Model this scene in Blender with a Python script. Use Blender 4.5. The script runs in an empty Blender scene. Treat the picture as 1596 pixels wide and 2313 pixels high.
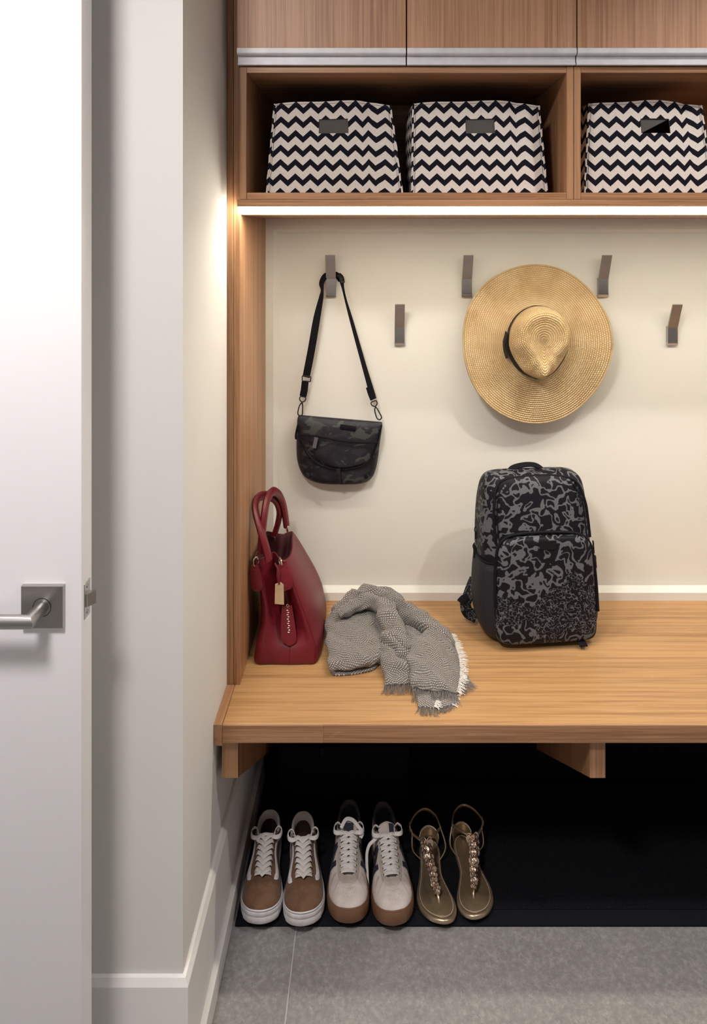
import bpy, bmesh, math, random
from mathutils import Vector, Matrix

# ------------------------------------------------------------------ camera, light, exposure
F, CX, CY, H = 1640.0, 850.0, 532.0, 1.515      # focal length (px), vanishing point (px), eye height (m)
scene = bpy.context.scene
COL = scene.collection
cam_data = bpy.data.cameras.new('camera')
cam = bpy.data.objects.new('camera', cam_data)
COL.objects.link(cam)
cam.location = (0, 0, H)
cam.rotation_euler = (math.pi / 2, 0, 0)
cam_data.sensor_fit = 'HORIZONTAL'
cam_data.sensor_width = 36.0
cam_data.lens = 36.0 * F / 1596.0
cam_data.shift_x = (798.0 - CX) / 1596.0
cam_data.shift_y = -(1156.5 - CY) / 1596.0
cam_data.clip_start = 0.02
scene.camera = cam

world = bpy.data.worlds.new('world')
scene.world = world
world.use_nodes = True
world.node_tree.nodes['Background'].inputs['Color'].default_value = (0.75, 0.78, 0.85, 1)
world.node_tree.nodes['Background'].inputs['Strength'].default_value = 0.0

scene.view_settings.view_transform = 'Standard'
scene.view_settings.look = 'None'
scene.view_settings.gamma = 1.0
scene.view_settings.use_curve_mapping = False
scene.view_settings.exposure = 0.22
scene.cycles.use_denoising = True
scene.cycles.adaptive_threshold = 0.02
scene.cycles.max_bounces = 6
scene.cycles.diffuse_bounces = 4
scene.cycles.glossy_bounces = 3
scene.cycles.transmission_bounces = 2
scene.cycles.transparent_max_bounces = 4

LED_STRENGTH = 30.5
LED_COLOR = (1.0, 0.92, 0.74)
DOWNLIGHTS = [(-0.64, 0.96, 4.4, 132, 0.55), (1.02, 0.88, 4.5, 132, 0.55)]   # x, y, watts / 10, cone, blend
FILL_LAMP = (-0.50, 0.12, 0.18, 29.0)           # x, y, radius, watts: soft fill lamp added on the hall ceiling, out of view
DOWN_COLOR = (1.0, 0.945, 0.90)
CEIL = 2.5

def X(px, Y): return (px - CX) * Y / F
def Z(py, Y): return H - (py - CY) * Y / F
def P(px, py, Y): return Vector((X(px, Y), Y, Z(py, Y)))

# ------------------------------------------------------------------ helpers
ORG = {}
random.seed(7)

def tag(o, label=None, cat=None, group=None, kind=None):
    if label: o['label'] = label
    if cat: o['category'] = cat
    if group: o['group'] = group
    if kind: o['kind'] = kind
    return o

def empty(name, loc, label=None, cat=None, group=None, rotz=0.0, local=False, rot=None):
    o = bpy.data.objects.new(name, None)
    COL.objects.link(o)
    o.location = loc
    o.rotation_euler = rot if rot else (0, 0, rotz)
    o.empty_display_size = 0.05
    ORG[o] = Vector((0, 0, 0)) if local else Vector(loc)
    tag(o, label, cat, group)
    return o

def finish(me, smooth):
    if smooth is not None:
        me.polygons.foreach_set('use_smooth', [True] * len(me.polygons))
        if smooth < 180:
            me.set_sharp_from_angle(angle=math.radians(smooth))

def mk(name, verts, faces, mat, parent=None, smooth=35, uv=None, recalc=True):
    """one mesh object; verts are in the root's frame (world for plain roots)"""
    vs = [Vector(v) for v in verts]
    lo = Vector([min(v[i] for v in vs) for i in range(3)])
    hi = Vector([max(v[i] for v in vs) for i in range(3)])
    c = (lo + hi) / 2
    c.z = lo.z
    me = bpy.data.meshes.new(name)
    me.from_pydata([v - c for v in vs], [], faces)
    if uv is not None:
        ul = me.uv_layers.new(name='UVMap')
        for lp in me.loops:
            ul.data[lp.index].uv = uv[lp.vertex_index]
    if recalc:
        bm = bmesh.new(); bm.from_mesh(me)
        bmesh.ops.recalc_face_normals(bm, faces=bm.faces)
        bm.to_mesh(me); bm.free()
    me.validate()
    finish(me, smooth)
    if mat: me.materials.append(mat)
    o = bpy.data.objects.new(name, me)
    COL.objects.link(o)
    if parent is not None:
        o.parent = parent
        o.location = c - ORG[parent]
    else:
        o.location = c
    ORG[o] = c
    return o

def box(name, a, b, mat, parent=None, bevel=0.0008, seg=1):
    x0, y0, z0 = [min(a[i], b[i]) for i in range(3)]
    x1, y1, z1 = [max(a[i], b[i]) for i in range(3)]
    bm = bmesh.new()
    v = [bm.verts.new(p) for p in ((x0,y0,z0),(x1,y0,z0),(x1,y1,z0),(x0,y1,z0),(x0,y0,z1),(x1,y0,z1),(x1,y1,z1),(x0,y1,z1))]
    for f in ((0,3,2,1),(4,5,6,7),(0,1,5,4),(1,2,6,5),(2,3,7,6),(3,0,4,7)):
        bm.faces.new([v[i] for i in f])
    if bevel:
        bmesh.ops.bevel(bm, geom=list(bm.edges), offset=bevel, segments=seg, affect='EDGES', profile=0.5)
    bm.verts.index_update()
    vs = [q.co.copy() for q in bm.verts]
    fs = [[q.index for q in f.verts] for f in bm.faces]
    bm.free()
    return mk(name, vs, fs, mat, parent, smooth=30)

def cat1(p0, p1, p2, p3, t):
    t2, t3 = t * t, t * t * t
    return 0.5 * ((2 * p1) + (-p0 + p2) * t + (2 * p0 - 5 * p1 + 4 * p2 - p3) * t2 + (-p0 + 3 * p1 - 3 * p2 + p3) * t3)

def smooth_path(pts, sub=6, closed=False):
    pts = [Vector(p) for p in pts]
    n = len(pts); out = []
    rng = n if closed else n - 1
    for i in range(rng):
        if closed:
            q = [pts[(i - 1) % n], pts[i], pts[(i + 1) % n], pts[(i + 2) % n]]
        else:
            q = [pts[max(i - 1, 0)], pts[i], pts[i + 1], pts[min(i + 2, n - 1)]]
        for k in range(sub):
            out.append(cat1(*q, k / sub))
    if not closed: out.append(pts[-1])
    return out

def smooth_vals(vals, sub):
    vs = [Vector((v, 0, 0)) for v in vals]
    return [v.x for v in smooth_path(vs, sub)]

def frames(path, closed=False, up=None):
    n = len(path); T = []
    for i in range(n):
        a = path[(i - 1) % n] if closed else path[max(i - 1, 0)]
        b = path[(i + 1) % n] if closed else path[min(i + 1, n - 1)]
        t = (b - a)
        T.append(t.normalized() if t.length > 1e-9 else Vector((0, 0, 1)))
    N = []
    for i in range(n):
        if up is not None:
            u = Vector(up[i]) if isinstance(up, list) else Vector(up)
            v = u - T[i] * u.dot(T[i])
        elif i == 0:
            u = Vector((0, 0, 1)) if abs(T[0].z) < 0.9 else Vector((1, 0, 0))
            v = u - T[0] * u.dot(T[0])
        else:
            v = N[-1] - T[i] * N[-1].dot(T[i])
        N.append(v.normalized() if v.length > 1e-9 else Vector((1, 0, 0)))
    return T, N

def sweep_geo(path, prof, closed=False, up=None, scale=None):
    """prof: list of (a,b): a along binormal, b along normal"""
    T, N = frames(path, closed, up)
    vs, fs = [], []
    m = len(prof); n = len(path)
    for i in range(n):
        B = T[i].cross(N[i])
        s = scale[i] if scale else 1.0
        sa, sb = s if isinstance(s, tuple) else (s, s)
        for a, b in prof:
            vs.append(path[i] + B * a * sa + N[i] * b * sb)
    for i in range(n if closed else n - 1):
        j = (i + 1) % n
        for k in range(m):
            l = (k + 1) % m
            fs.append((i * m + k, i * m + l, j * m + l, j * m + k))
    if not closed:
        fs.append(tuple(range(m - 1, -1, -1)))
        fs.append(tuple((n - 1) * m + k for k in range(m)))
    return vs, fs

def circ(r, n=8): return [(r * math.cos(2 * math.pi * k / n), r * math.sin(2 * math.pi * k / n)) for k in range(n)]
def rectp(w, t, c=0.25):
    a, b = w / 2, t / 2; e = min(t * c, a * 0.9)
    return [(-a, -b + e), (-a + e, -b), (a - e, -b), (a, -b + e), (a, b - e), (a - e, b), (-a + e, b), (-a, b - e)]

def tube(name, pts, r, mat, parent, n=8, sub=6, closed=False, scale=None):
    path = smooth_path(pts, sub, closed) if sub > 1 else [Vector(p) for p in pts]
    sc = smooth_vals(scale, sub) if scale and sub > 1 else scale
    vs, fs = sweep_geo(path, circ(r, n), closed, scale=sc)
    return mk(name, vs, fs, mat, parent, smooth=50)

def ribbon(name, pts, w, t, mat, parent, up=None, sub=6, closed=False, scale=None, uvs=False):
    path = smooth_path(pts, sub, closed) if sub > 1 else [Vector(p) for p in pts]
    if isinstance(up, list) and sub > 1: up = [v.normalized() for v in smooth_path(up, sub, closed)]
    sc = smooth_vals(scale, sub) if scale and sub > 1 else scale
    if sc: sc = [(s, 1.0) for s in sc]
    vs, fs = sweep_geo(path, rectp(w, t), closed, up=up, scale=sc)
    return mk(name, vs, fs, mat, parent, smooth=50)

def join_geo(parts):
    vs, fs = [], []
    for v, f in parts:
        o = len(vs)
        vs += list(v); fs += [tuple(i + o for i in q) for q in f]
    return vs, fs

def grid_faces(nu, nv, wrap=False, flip=False):
    fs = []
    for j in range(nv - 1):
        for i in range(nu if wrap else nu - 1):
            i2 = (i + 1) % nu
            q = (j * nu + i, j * nu + i2, (j + 1) * nu + i2, (j + 1) * nu + i)
            fs.append(q[::-1] if flip else q)
    return fs

def patch_pts(rows, su, sv):
    """rows of control points -> smooth grid"""
    fine = [smooth_path(r, su) for r in rows]
    nu = len(fine[0])
    cols = [smooth_path([fine[j][i] for j in range(len(rows))], sv) for i in range(nu)]
    nv = len(cols[0])
    return [[cols[i][j] for i in range(nu)] for j in range(nv)]

def grid_uv(g):
    nv, nu = len(g), len(g[0])
    uv = [[(0, 0)] * nu for _ in range(nv)]
    U = [[0] * nu for _ in range(nv)]; V = [[0] * nu for _ in range(nv)]
    for j in range(nv):
        for i in range(1, nu): U[j][i] = U[j][i - 1] + (g[j][i] - g[j][i - 1]).length
        mid = U[j][nu // 2]
        for i in range(nu): U[j][i] -= mid
    for i in range(nu):
        for j in range(1, nv): V[j][i] = V[j - 1][i] + (g[j][i] - g[j - 1][i]).length
    return [(U[j][i], V[j][i]) for j in range(nv) for i in range(nu)]

def cyl_geo(p, axis, r, h, n=24, r2=None):
    axis = Vector(axis).normalized()
    u = axis.orthogonal().normalized(); w = axis.cross(u)
    r2 = r if r2 is None else r2
    p = Vector(p); vs = []
    for rr, d in ((r, 0), (r2, h)):
        for k in range(n):
            a = 2 * math.pi * k / n
            vs.append(p + axis * d + (u * math.cos(a) + w * math.sin(a)) * rr)
    fs = [(k, (k + 1) % n, n + (k + 1) % n, n + k) for k in range(n)]
    fs += [tuple(range(n - 1, -1, -1)), tuple(range(n, 2 * n))]
    return vs, fs

def cyl(name, p, axis, r, h, mat, parent, n=24, r2=None):
    return mk(name, *cyl_geo(p, axis, r, h, n, r2), mat, parent, smooth=40)

def extrude_x(name, prof, x0, x1, mat, parent, smooth=35):
    """prof (y,z) polygon extruded along x"""
    n = len(prof)
    vs = [(x0, y, z) for y, z in prof] + [(x1, y, z) for y, z in prof]
    fs = [(k, (k + 1) % n, n + (k + 1) % n, n + k) for k in range(n)]
    fs += [tuple(range(n - 1, -1, -1)), tuple(range(n, 2 * n))]
    return mk(name, vs, fs, mat, parent, smooth=smooth)

def copy_tree(o, parent=None):
    c = o.copy(); COL.objects.link(c); c.parent = parent
    if o in ORG: ORG[c] = ORG[o]
    for ch in list(o.children): copy_tree(ch, c)
    return c

# ------------------------------------------------------------------ materials
class NT:
    def __init__(s, name):
        s.m = bpy.data.materials.new(name); s.m.use_nodes = True
        s.t = s.m.node_tree; s.b = s.t.nodes['Principled BSDF']
    def n(s, kind, **kw):
        nd = s.t.nodes.new(kind)
        for k, v in kw.items():
            if k == 'ins':
                for kk, vv in v.items():
                    if hasattr(vv, 'is_output'): s.t.links.new(vv, nd.inputs[kk])
                    else: nd.inputs[kk].default_value = vv
            else: setattr(nd, k, v)
        return nd
    def math(s, op, a, b=None, c=None):
        nd = s.t.nodes.new('ShaderNodeMath'); nd.operation = op
        for i, v in enumerate((a, b, c)):
            if v is None: continue
            if hasattr(v, 'is_output'): s.t.links.new(v, nd.inputs[i])
            else: nd.inputs[i].default_value = v
        return nd.outputs[0]
    def ramp(s, fac, stops, interp='LINEAR'):
        nd = s.t.nodes.new('ShaderNodeValToRGB'); cr = nd.color_ramp; cr.interpolation = interp
        while len(cr.elements) < len(stops): cr.elements.new(0.5)
        for e, (p, c) in zip(cr.elements, stops):
            e.position = p; e.color = (*c, 1) if len(c) == 3 else c
        s.t.links.new(fac, nd.inputs[0]); return nd.outputs[0]
    def mix(s, fac, a, b, blend='MIX'):
        nd = s.t.nodes.new('ShaderNodeMix'); nd.data_type = 'RGBA'; nd.blend_type = blend
        for sock, v in ((nd.inputs[0], fac), (nd.inputs[6], a), (nd.inputs[7], b)):
            if hasattr(v, 'is_output'): s.t.links.new(v, sock)
            elif isinstance(v, tuple): sock.default_value = (*v, 1) if len(v) == 3 else v
            else: sock.default_value = v
        return nd.outputs[2]
    def coord(s, kind='Object', scale=(1, 1, 1), rot=(0, 0, 0)):
        tc = s.t.nodes.new('ShaderNodeTexCoord'); mp = s.t.nodes.new('ShaderNodeMapping')
        mp.inputs['Scale'].default_value = scale; mp.inputs['Rotation'].default_value = rot
        s.t.links.new(tc.outputs[kind], mp.inputs[0]); return mp.outputs[0]
    def rand(s, k=20.0):
        return s.math('MULTIPLY', s.n('ShaderNodeObjectInfo').outputs['Random'], k)
    def noise(s, vec, scale, detail=3.0, rough=0.5, dist=0.0, w=None):
        nd = s.t.nodes.new('ShaderNodeTexNoise')
        if w is not None:
            nd.noise_dimensions = '4D'; s.t.links.new(w, nd.inputs['W'])
        s.t.links.new(vec, nd.inputs['Vector'])
        nd.inputs['Scale'].default_value = scale; nd.inputs['Detail'].default_value = detail
        nd.inputs['Roughness'].default_value = rough; nd.inputs['Distortion'].default_value = dist
        return nd.outputs[0]
    def bump(s, h, strength=0.3, dist=0.001, prev=None):
        nd = s.t.nodes.new('ShaderNodeBump'); nd.inputs['Strength'].default_value = strength
        nd.inputs['Distance'].default_value = dist; s.t.links.new(h, nd.inputs['Height'])
        if prev: s.t.links.new(prev, nd.inputs['Normal'])
        s.t.links.new(nd.outputs[0], s.b.inputs['Normal']); return nd.outputs[0]
    def base(s, v):
        if hasattr(v, 'is_output'): s.t.links.new(v, s.b.inputs['Base Color'])
        else: s.b.inputs['Base Color'].default_value = (*v, 1)
        return s
    def set(s, **kw):
        mp = {'rough': 'Roughness', 'metal': 'Metallic', 'spec': 'Specular IOR Level', 'sheen': 'Sheen Weight', 'coat': 'Coat Weight'}
        for k, v in kw.items():
            sock = s.b.inputs[mp[k]]
            if hasattr(v, 'is_output'): s.t.links.new(v, sock)
            else: sock.default_value = v
        return s

def plain(name, col, rough=0.5, metal=0.0, spec=0.5, nscale=40.0, var=0.06, bump=0.0, bscale=300.0):
    m = NT(name)
    v = m.coord('Object')
    f = m.noise(v, nscale, 3.0)
    d = tuple(c * (1 - var) for c in col); l = tuple(min(1, c * (1 + var)) for c in col)
    m.base(m.ramp(f, [(0.3, d), (0.7, l)])).set(rough=rough, metal=metal, spec=spec)
    if bump: m.bump(m.noise(v, bscale, 2.0), bump, 0.0006)
    return m.m

def oak(name, axis, light, dark, rough=0.42, k=1.0):
    m = NT(name)
    w = m.rand(37.0)
    def sc(along, across): return tuple(along if i == axis else across for i in range(3))
    v1 = m.coord('Object', sc(1.6, 55 * k)); v2 = m.coord('Object', sc(7, 330 * k)); v3 = m.coord('Object', sc(0.9, 11 * k))
    a = m.noise(v1, 1.0, 5.0, 0.62, 0.25, w)
    b = m.noise(v2, 1.0, 2.0, 0.5, 0.0, w)
    c = m.noise(v3, 1.0, 2.0, 0.5, 0.3, w)
    mixf = m.math('ADD', m.math('MULTIPLY', a, 0.62), m.math('ADD', m.math('MULTIPLY', b, 0.42), m.math('MULTIPLY', c, 0.30)))
    col = m.ramp(mixf, [(0.44, tuple(x * 0.72 for x in dark)), (0.58, dark), (0.70, light), (0.86, tuple(min(1, x * 1.16) for x in light))])
    fl = m.noise(m.coord('Object', sc(26, 90)), 1.0, 2.0, 0.5, 0.6, w)       # medullary flecks
    col = m.mix(m.math('MULTIPLY', m.math('GREATER_THAN', fl, 0.69), 0.20), col, tuple(min(1, x * 1.35) for x in light))
    m.base(col).set(rough=rough, spec=0.4)
    m.bump(b, 0.12, 0.0004)
    return m.m

OL, OD = (0.470, 0.272, 0.122), (0.345, 0.182, 0.077)
M_OAKX = oak('oak_grain_x', 0, OL, OD, k=1.5)
OL2, OD2 = (0.425, 0.226, 0.118), (0.295, 0.145, 0.070)
M_OAKZ = oak('oak_grain_z', 2, OL2, OD2, k=1.8)
M_OAKS = oak('oak_shelf_grain_x', 0, OL2, OD2, k=1.5)
M_OAKY = oak('oak_grain_y', 1, OL2, OD2)
M_OAKDOOR = oak('oak_door', 2, (0.51, 0.285, 0.170), (0.355, 0.183, 0.103), k=3.0)
M_WALL = plain('wall_paint', (0.735, 0.725, 0.715), 0.85, nscale=3, var=0.01, bump=0.05, bscale=500)
M_HALL = plain('hall_paint', (0.30, 0.29, 0.29), 0.85, nscale=3, var=0.01)
M_CREAM = plain('cream_panel_paint', (0.80, 0.78, 0.725), 0.55, nscale=3, var=0.01)
M_TRIM = plain('white_trim_paint', (0.83, 0.82, 0.82), 0.4, nscale=5, var=0.01)
M_DOOR = plain('white_door_paint', (0.84, 0.84, 0.87), 0.42, nscale=3, var=0.01)
M_CEIL = plain('ceiling_paint', (0.85, 0.85, 0.85), 0.9, nscale=3, var=0.01)
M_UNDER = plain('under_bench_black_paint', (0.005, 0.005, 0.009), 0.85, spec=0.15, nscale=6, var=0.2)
M_NICKEL = plain('brushed_nickel', (0.43, 0.415, 0.405), 0.33, 1.0, nscale=30, var=0.06)
M_STEEL = plain('latch_steel', (0.55, 0.53, 0.51), 0.3, 1.0)
M_ALU = plain('anodised_aluminium', (0.66, 0.66, 0.70), 0.5, 0.15)
M_BLACK = plain('black_webbing', (0.007, 0.006, 0.010), 0.8, spec=0.15, var=0.2, nscale=300)
M_BLACKPL = plain('black_plastic', (0.008, 0.008, 0.010), 0.45, spec=0.25, var=0.1)
M_DARKHOLE = plain('dark_gap', (0.01, 0.008, 0.008), 0.9)

def tile_mat():
    m = NT('grey_porcelain')
    v = m.coord('Object')
    w = m.rand()
    a = m.noise(v, 5, 4, 0.6, 0, w); b = m.noise(v, 95, 5, 0.75, 0, w); c = m.noise(v, 420, 2, 0.5, 0, w)
    col = m.ramp(a, [(0.3, (0.245, 0.235, 0.236)), (0.7, (0.310, 0.298, 0.294))])
    col = m.mix(m.math('MULTIPLY', b, 0.85), col, m.ramp(b, [(0.38, (0.135, 0.130, 0.131)), (0.65, (0.42, 0.405, 0.405))]))
    col = m.mix(m.math('MULTIPLY', m.math('LESS_THAN', c, 0.35), 0.5), col, (0.10, 0.10, 0.10))
    m.base(col).set(rough=0.6)
    m.bump(b, 0.15, 0.0006)
    return m.m
M_TILE = tile_mat()
M_GROUT = plain('grout', (0.46, 0.44, 0.43), 0.9)

# ------------------------------------------------------------------ the room
YB, YF, YU, YBE = 2.045, 2.02, 1.64, 1.507      # panel face, panel frame, unit front, bench front
XW, YC = -0.338, 1.268                            # side wall plane, wall corner
ZB = Z(1357, YF)                                  # bench top
XR = 1.75                                         # right end of the room
XL = -1.35
YBACK = -1.1

fl = mk('floor', [(XL, YBACK, -0.0008), (XR, YBACK, -0.0008), (XR, 2.06, -0.0008), (XL, 2.06, -0.0008),
                  (XL, YBACK, -0.03), (XR, YBACK, -0.03), (XR, 2.06, -0.03), (XL, 2.06, -0.03)],
        [(0, 1, 2, 3), (7, 6, 5, 4), (0, 4, 5, 1), (1, 5, 6, 2), (2, 6, 7, 3), (3, 7, 4, 0)], M_GROUT, None, None)
tag(fl, 'grey speckled porcelain tile floor', kind='structure')
xs = [XL, -0.176, 1.024, XR]
ys = [YBACK, -0.6, 0.0, 0.6, 1.2, 1.8, 2.06]
for i in range(3):
    for j in range(6):
        g = 0.0012
        box('tile', (xs[i] + (g if i else 0), ys[j] + (g if j else 0), -0.014), (xs[i + 1] - g, ys[j + 1] - g, 0.0), M_TILE, fl, 0.0008)

def slab(name, a, b, mat, label):
    o = box(name, a, b, mat, None, 0)
    return tag(o, label, kind='structure')
slab('ceiling', (XL, YBACK, CEIL), (XR, 2.2, CEIL + 0.05), M_CEIL, 'white ceiling')
slab('wall_left', (XW - 0.1, YC + 0.1, 0), (XW, 2.06, CEIL), M_WALL, 'off-white side wall beside the oak bench')
slab('wall_return', (XL, YC, 0), (XW, YC + 0.1, CEIL), M_WALL, 'off-white wall behind the open door')
slab('wall_hall', (XL - 0.1, YBACK, 0), (XL, YC + 0.1, CEIL), M_HALL, 'grey hall wall')
slab('wall_right', (XR, YBACK, 0), (XR + 0.1, 2.2, CEIL), M_HALL, 'grey wall on the right')
slab('wall_rear', (XL, YBACK - 0.1, 0), (XR, YBACK, CEIL), M_HALL, 'grey wall behind the viewer')
wb = slab('wall_back', (XW - 0.1, YB, ZB - 0.06), (XR, YB + 0.06, CEIL), M_CREAM, 'cream painted back panel of the hook niche')
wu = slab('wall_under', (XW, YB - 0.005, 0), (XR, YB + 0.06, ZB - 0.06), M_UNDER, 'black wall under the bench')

# frame around the cream panel: face + chamfer to the panel
XIN = X(593, YF)                                  # inner face of the tall end panel
ZS = 1.562                                        # underside of the upper unit
fr = empty('trim_1', (0.5, YF, ZB)); tag(fr, 'cream painted frame around the hook panel', kind='structure')
fw, ch = 0.030, 0.010
def frame_piece(name, a, b, inward):
    """a,b: outer corners; inward: unit vector to the panel centre in xz"""
    a, b, n = Vector(a), Vector(b), Vector(inward)
    d = (b - a).normalized()
    prof = [(0, YF), (fw if n.x else (0.022 if n.z > 0 else fw), YF), ((fw if n.x else (0.022 if n.z > 0 else fw)) + ch, YB - 0.001), (0, YB - 0.001)]
    vs = []
    for p, s in ((a, 1), (b, -1)):
        for off, y in prof:
            q = p + n * off + d * s * off
            vs.append((q.x, y, q.z))
    fs = [(k, (k + 1) % 4, 4 + (k + 1) % 4, 4 + k) for k in range(4)] + [(3, 2, 1, 0), (4, 5, 6, 7)]
    return mk(name, vs, fs, M_CREAM, fr, smooth=20)
frame_piece('stile', (XIN, 0, ZB), (XIN, 0, ZS), (1, 0, 0))
frame_piece('stile', (XR, 0, ZS), (XR, 0, ZB), (-1, 0, 0))
frame_piece('rail', (XIN, 0, ZS), (XR, 0, ZS), (0, 0, -1))
frame_piece('rail', (XR, 0, ZB), (XIN, 0, ZB), (0, 0, 1))

# baseboard with a stepped profile, mitred round the outside corner
bp = [(0, 0), (0.022, 0), (0.022, 0.050), (0.012, 0.056), (0.012, 0.214), (0.006, 0.225), (0, 0.226)]
vs = []
path = [(XL, YC, 0, -1), (XW, YC, 1, -1), (XW, YB - 0.005, 1, 0)]
for x, y, dx, dy in path:
    for d, z in bp: vs.append((x + d * dx, y + d * dy, z))
n = len(bp)
fs = []
for s in range(2):
    for k in range(n):
        l = (k + 1) % n
        fs.append((s * n + k, s * n + l, (s + 1) * n + l, (s + 1) * n + k))
fs += [tuple(range(n)), tuple(range(2 * n, 3 * n))]
tag(mk('baseboard_left', vs, fs, M_TRIM, None, 20), 'white stepped baseboard along the wall corner', kind='structure')

# ------------------------------------------------------------------ white door with lever handle
YD, TD = 1.12, 0.041
XD = X(184, YD)
dr = empty('door_1', (XD - 0.4, YD, 0.01)); tag(dr, 'white flush door standing open with a brushed nickel lever', kind='structure')
dl = box('door_leaf', (XD - 0.80, YD, 0.01), (XD, YD + TD, 2.44), M_DOOR, dr, 0.0015, 2)
hx, hz = X(100, YD), Z(1366, YD)
hd = empty('door_handle', (hx, YD, hz)); hd.parent = dr; hd.location = Vector((hx, YD, hz)) - ORG[dr]
rs = 0.0325
def frust(name, y0, y1, h0, h1, mat, parent):
    vs = [(hx + sx * h0, y0, hz + sz * h0) for sx, sz in ((-1, -1), (1, -1), (1, 1), (-1, 1))] + \
         [(hx + sx * h1, y1, hz + sz * h1) for sx, sz in ((-1, -1), (1, -1), (1, 1), (-1, 1))]
    return mk(name, vs, [(0, 1, 2, 3), (7, 6, 5, 4), (0, 4, 5, 1), (1, 5, 6, 2), (2, 6, 7, 3), (3, 7, 4, 0)], mat, parent, 20)
frust('rosette', YD, YD - 0.008, rs, rs - 0.0006, M_NICKEL, hd)
tube('spindle_ring', [Vector((hx + 0.0138 * math.cos(k * math.pi / 10), YD - 0.0082, hz + 0.0138 * math.sin(k * math.pi / 10))) for k in range(20)], 0.0005, M_BLACKPL, hd, 5, 1, closed=True)
yn = YD - 0.0078
# neck and lever mitred at 45 degrees
nk = [Vector((hx, yn, hz)), Vector((hx, yn - 0.040, hz))]
r = 0.0100; nv = 28
vs = []
def ring(c, dirs, shear=None):
    for k in range(nv):
        a = 2 * math.pi * k / nv
        vs.append(Vector(c) + Vector(dirs[0]) * math.cos(a) * r + Vector(dirs[1]) * math.sin(a) * r)
ring((hx, yn, hz), ((1, 0, 0), (0, 0, 1)))
ym = yn - 0.042
ring((hx, ym, hz), ((1, -1, 0), (0, 0, 1)))
ring((hx - 0.125, ym, hz), ((0, -1, 0), (0, 0, 1)))
fs = []
for s in range(2):
    for k in range(nv): fs.append((s * nv + k, s * nv + (k + 1) % nv, (s + 1) * nv + (k + 1) % nv, (s + 1) * nv + k))
fs += [tuple(range(nv)), tuple(range(2 * nv, 3 * nv))]
mk('lever', vs, fs, M_NICKEL, hd, 40)
# latch on the door edge
yl, zl = YD + TD / 2, Z(1352, YD + TD / 2)
lt = box('latch_plate', (XD - 0.001, yl - 0.0115, zl - 0.028), (XD + 0.0012, yl + 0.0115, zl + 0.028), M_STEEL, dr, 0.0006)
vs = [(XD, yl - 0.007, zl - 0.010), (XD, yl + 0.007, zl - 0.010), (XD, yl + 0.007, zl + 0.010), (XD, yl - 0.007, zl + 0.010),
      (XD + 0.004, yl - 0.007, zl - 0.010), (XD + 0.012, yl + 0.007, zl - 0.010), (XD + 0.012, yl + 0.007, zl + 0.010), (XD + 0.004, yl - 0.007, zl + 0.010)]
mk('latch_bolt', vs, [(0, 1, 2, 3), (7, 6, 5, 4), (0, 4, 5, 1), (1, 5, 6, 2), (2, 6, 7, 3), (3, 7, 4, 0)], M_STEEL, lt, 25)
for s in (-1, 1): cyl('screw', (XD + 0.001, yl, zl + s * 0.020), (1, 0, 0), 0.0032, 0.0010, M_NICKEL, lt, 12)

# ------------------------------------------------------------------ ceiling downlights
def downlight(x, y, watts, cone, blend, i):
    d = empty('ceiling_downlight', (x, y, CEIL), ['recessed round ceiling downlight above the open door', 'recessed round ceiling downlight in front of the coat hooks'][i], 'light', 'recessed ceiling downlights')
    pr = [(0.035, CEIL - 0.001), (0.055, CEIL - 0.001), (0.055, CEIL - 0.006), (0.042, CEIL - 0.006)]
    vs, fs = [], []
    for rr, z in pr:
        for k in range(32): vs.append((x + rr * math.cos(k * math.pi / 16), y + rr * math.sin(k * math.pi / 16), z))
    for s in range(4):
        for k in range(32): fs.append((s * 32 + k, s * 32 + (k + 1) % 32, ((s + 1) % 4) * 32 + (k + 1) % 32, ((s + 1) % 4) * 32 + k))
    mk('trim_ring', vs, fs, M_TRIM, d, 40)
    ld = bpy.data.lights.new('downlight_lamp', 'SPOT')
    ld.energy = watts * 10; ld.color = DOWN_COLOR; ld.spot_size = math.radians(cone); ld.spot_blend = blend; ld.shadow_soft_size = 0.035
    lo = bpy.data.objects.new('downlight_lamp', ld); COL.objects.link(lo); lo.parent = d; lo.location = (0, 0, -0.012)
for i, (x, y, w, cn, bl) in enumerate(DOWNLIGHTS): downlight(x, y, w, cn, bl, i)

def fill_lamp(x, y, r, watts):  # unseen round lamp, added to brighten the door and left walls
    d = empty('fill_lamp', (x, y, CEIL - 0.05), 'unseen round fill lamp added on the hall ceiling', 'light')
    vs, fs = [], []
    for rr, z in ((r - 0.005, CEIL - 0.045), (r + 0.012, CEIL - 0.045), (r + 0.02, CEIL - 0.001), (r - 0.005, CEIL - 0.001)):
        for k in range(48): vs.append((x + rr * math.cos(k * math.pi / 24), y + rr * math.sin(k * math.pi / 24), z))
    for q in range(4):
        for k in range(48): fs.append((q * 48 + k, q * 48 + (k + 1) % 48, ((q + 1) % 4) * 48 + (k + 1) % 48, ((q + 1) % 4) * 48 + k))
    mk('fill_lamp_rim', vs, fs, M_TRIM, d, 40)
    ld = bpy.data.lights.new('fill_lamp_light', 'AREA'); ld.shape = 'DISK'; ld.size = 2 * r - 0.02; ld.energy = watts; ld.color = DOWN_COLOR
    lo = bpy.data.objects.new('fill_lamp_light', ld); COL.objects.link(lo); lo.parent = d; lo.location = (0, 0, 0.002)
fill_lamp(*FILL_LAMP)
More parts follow.
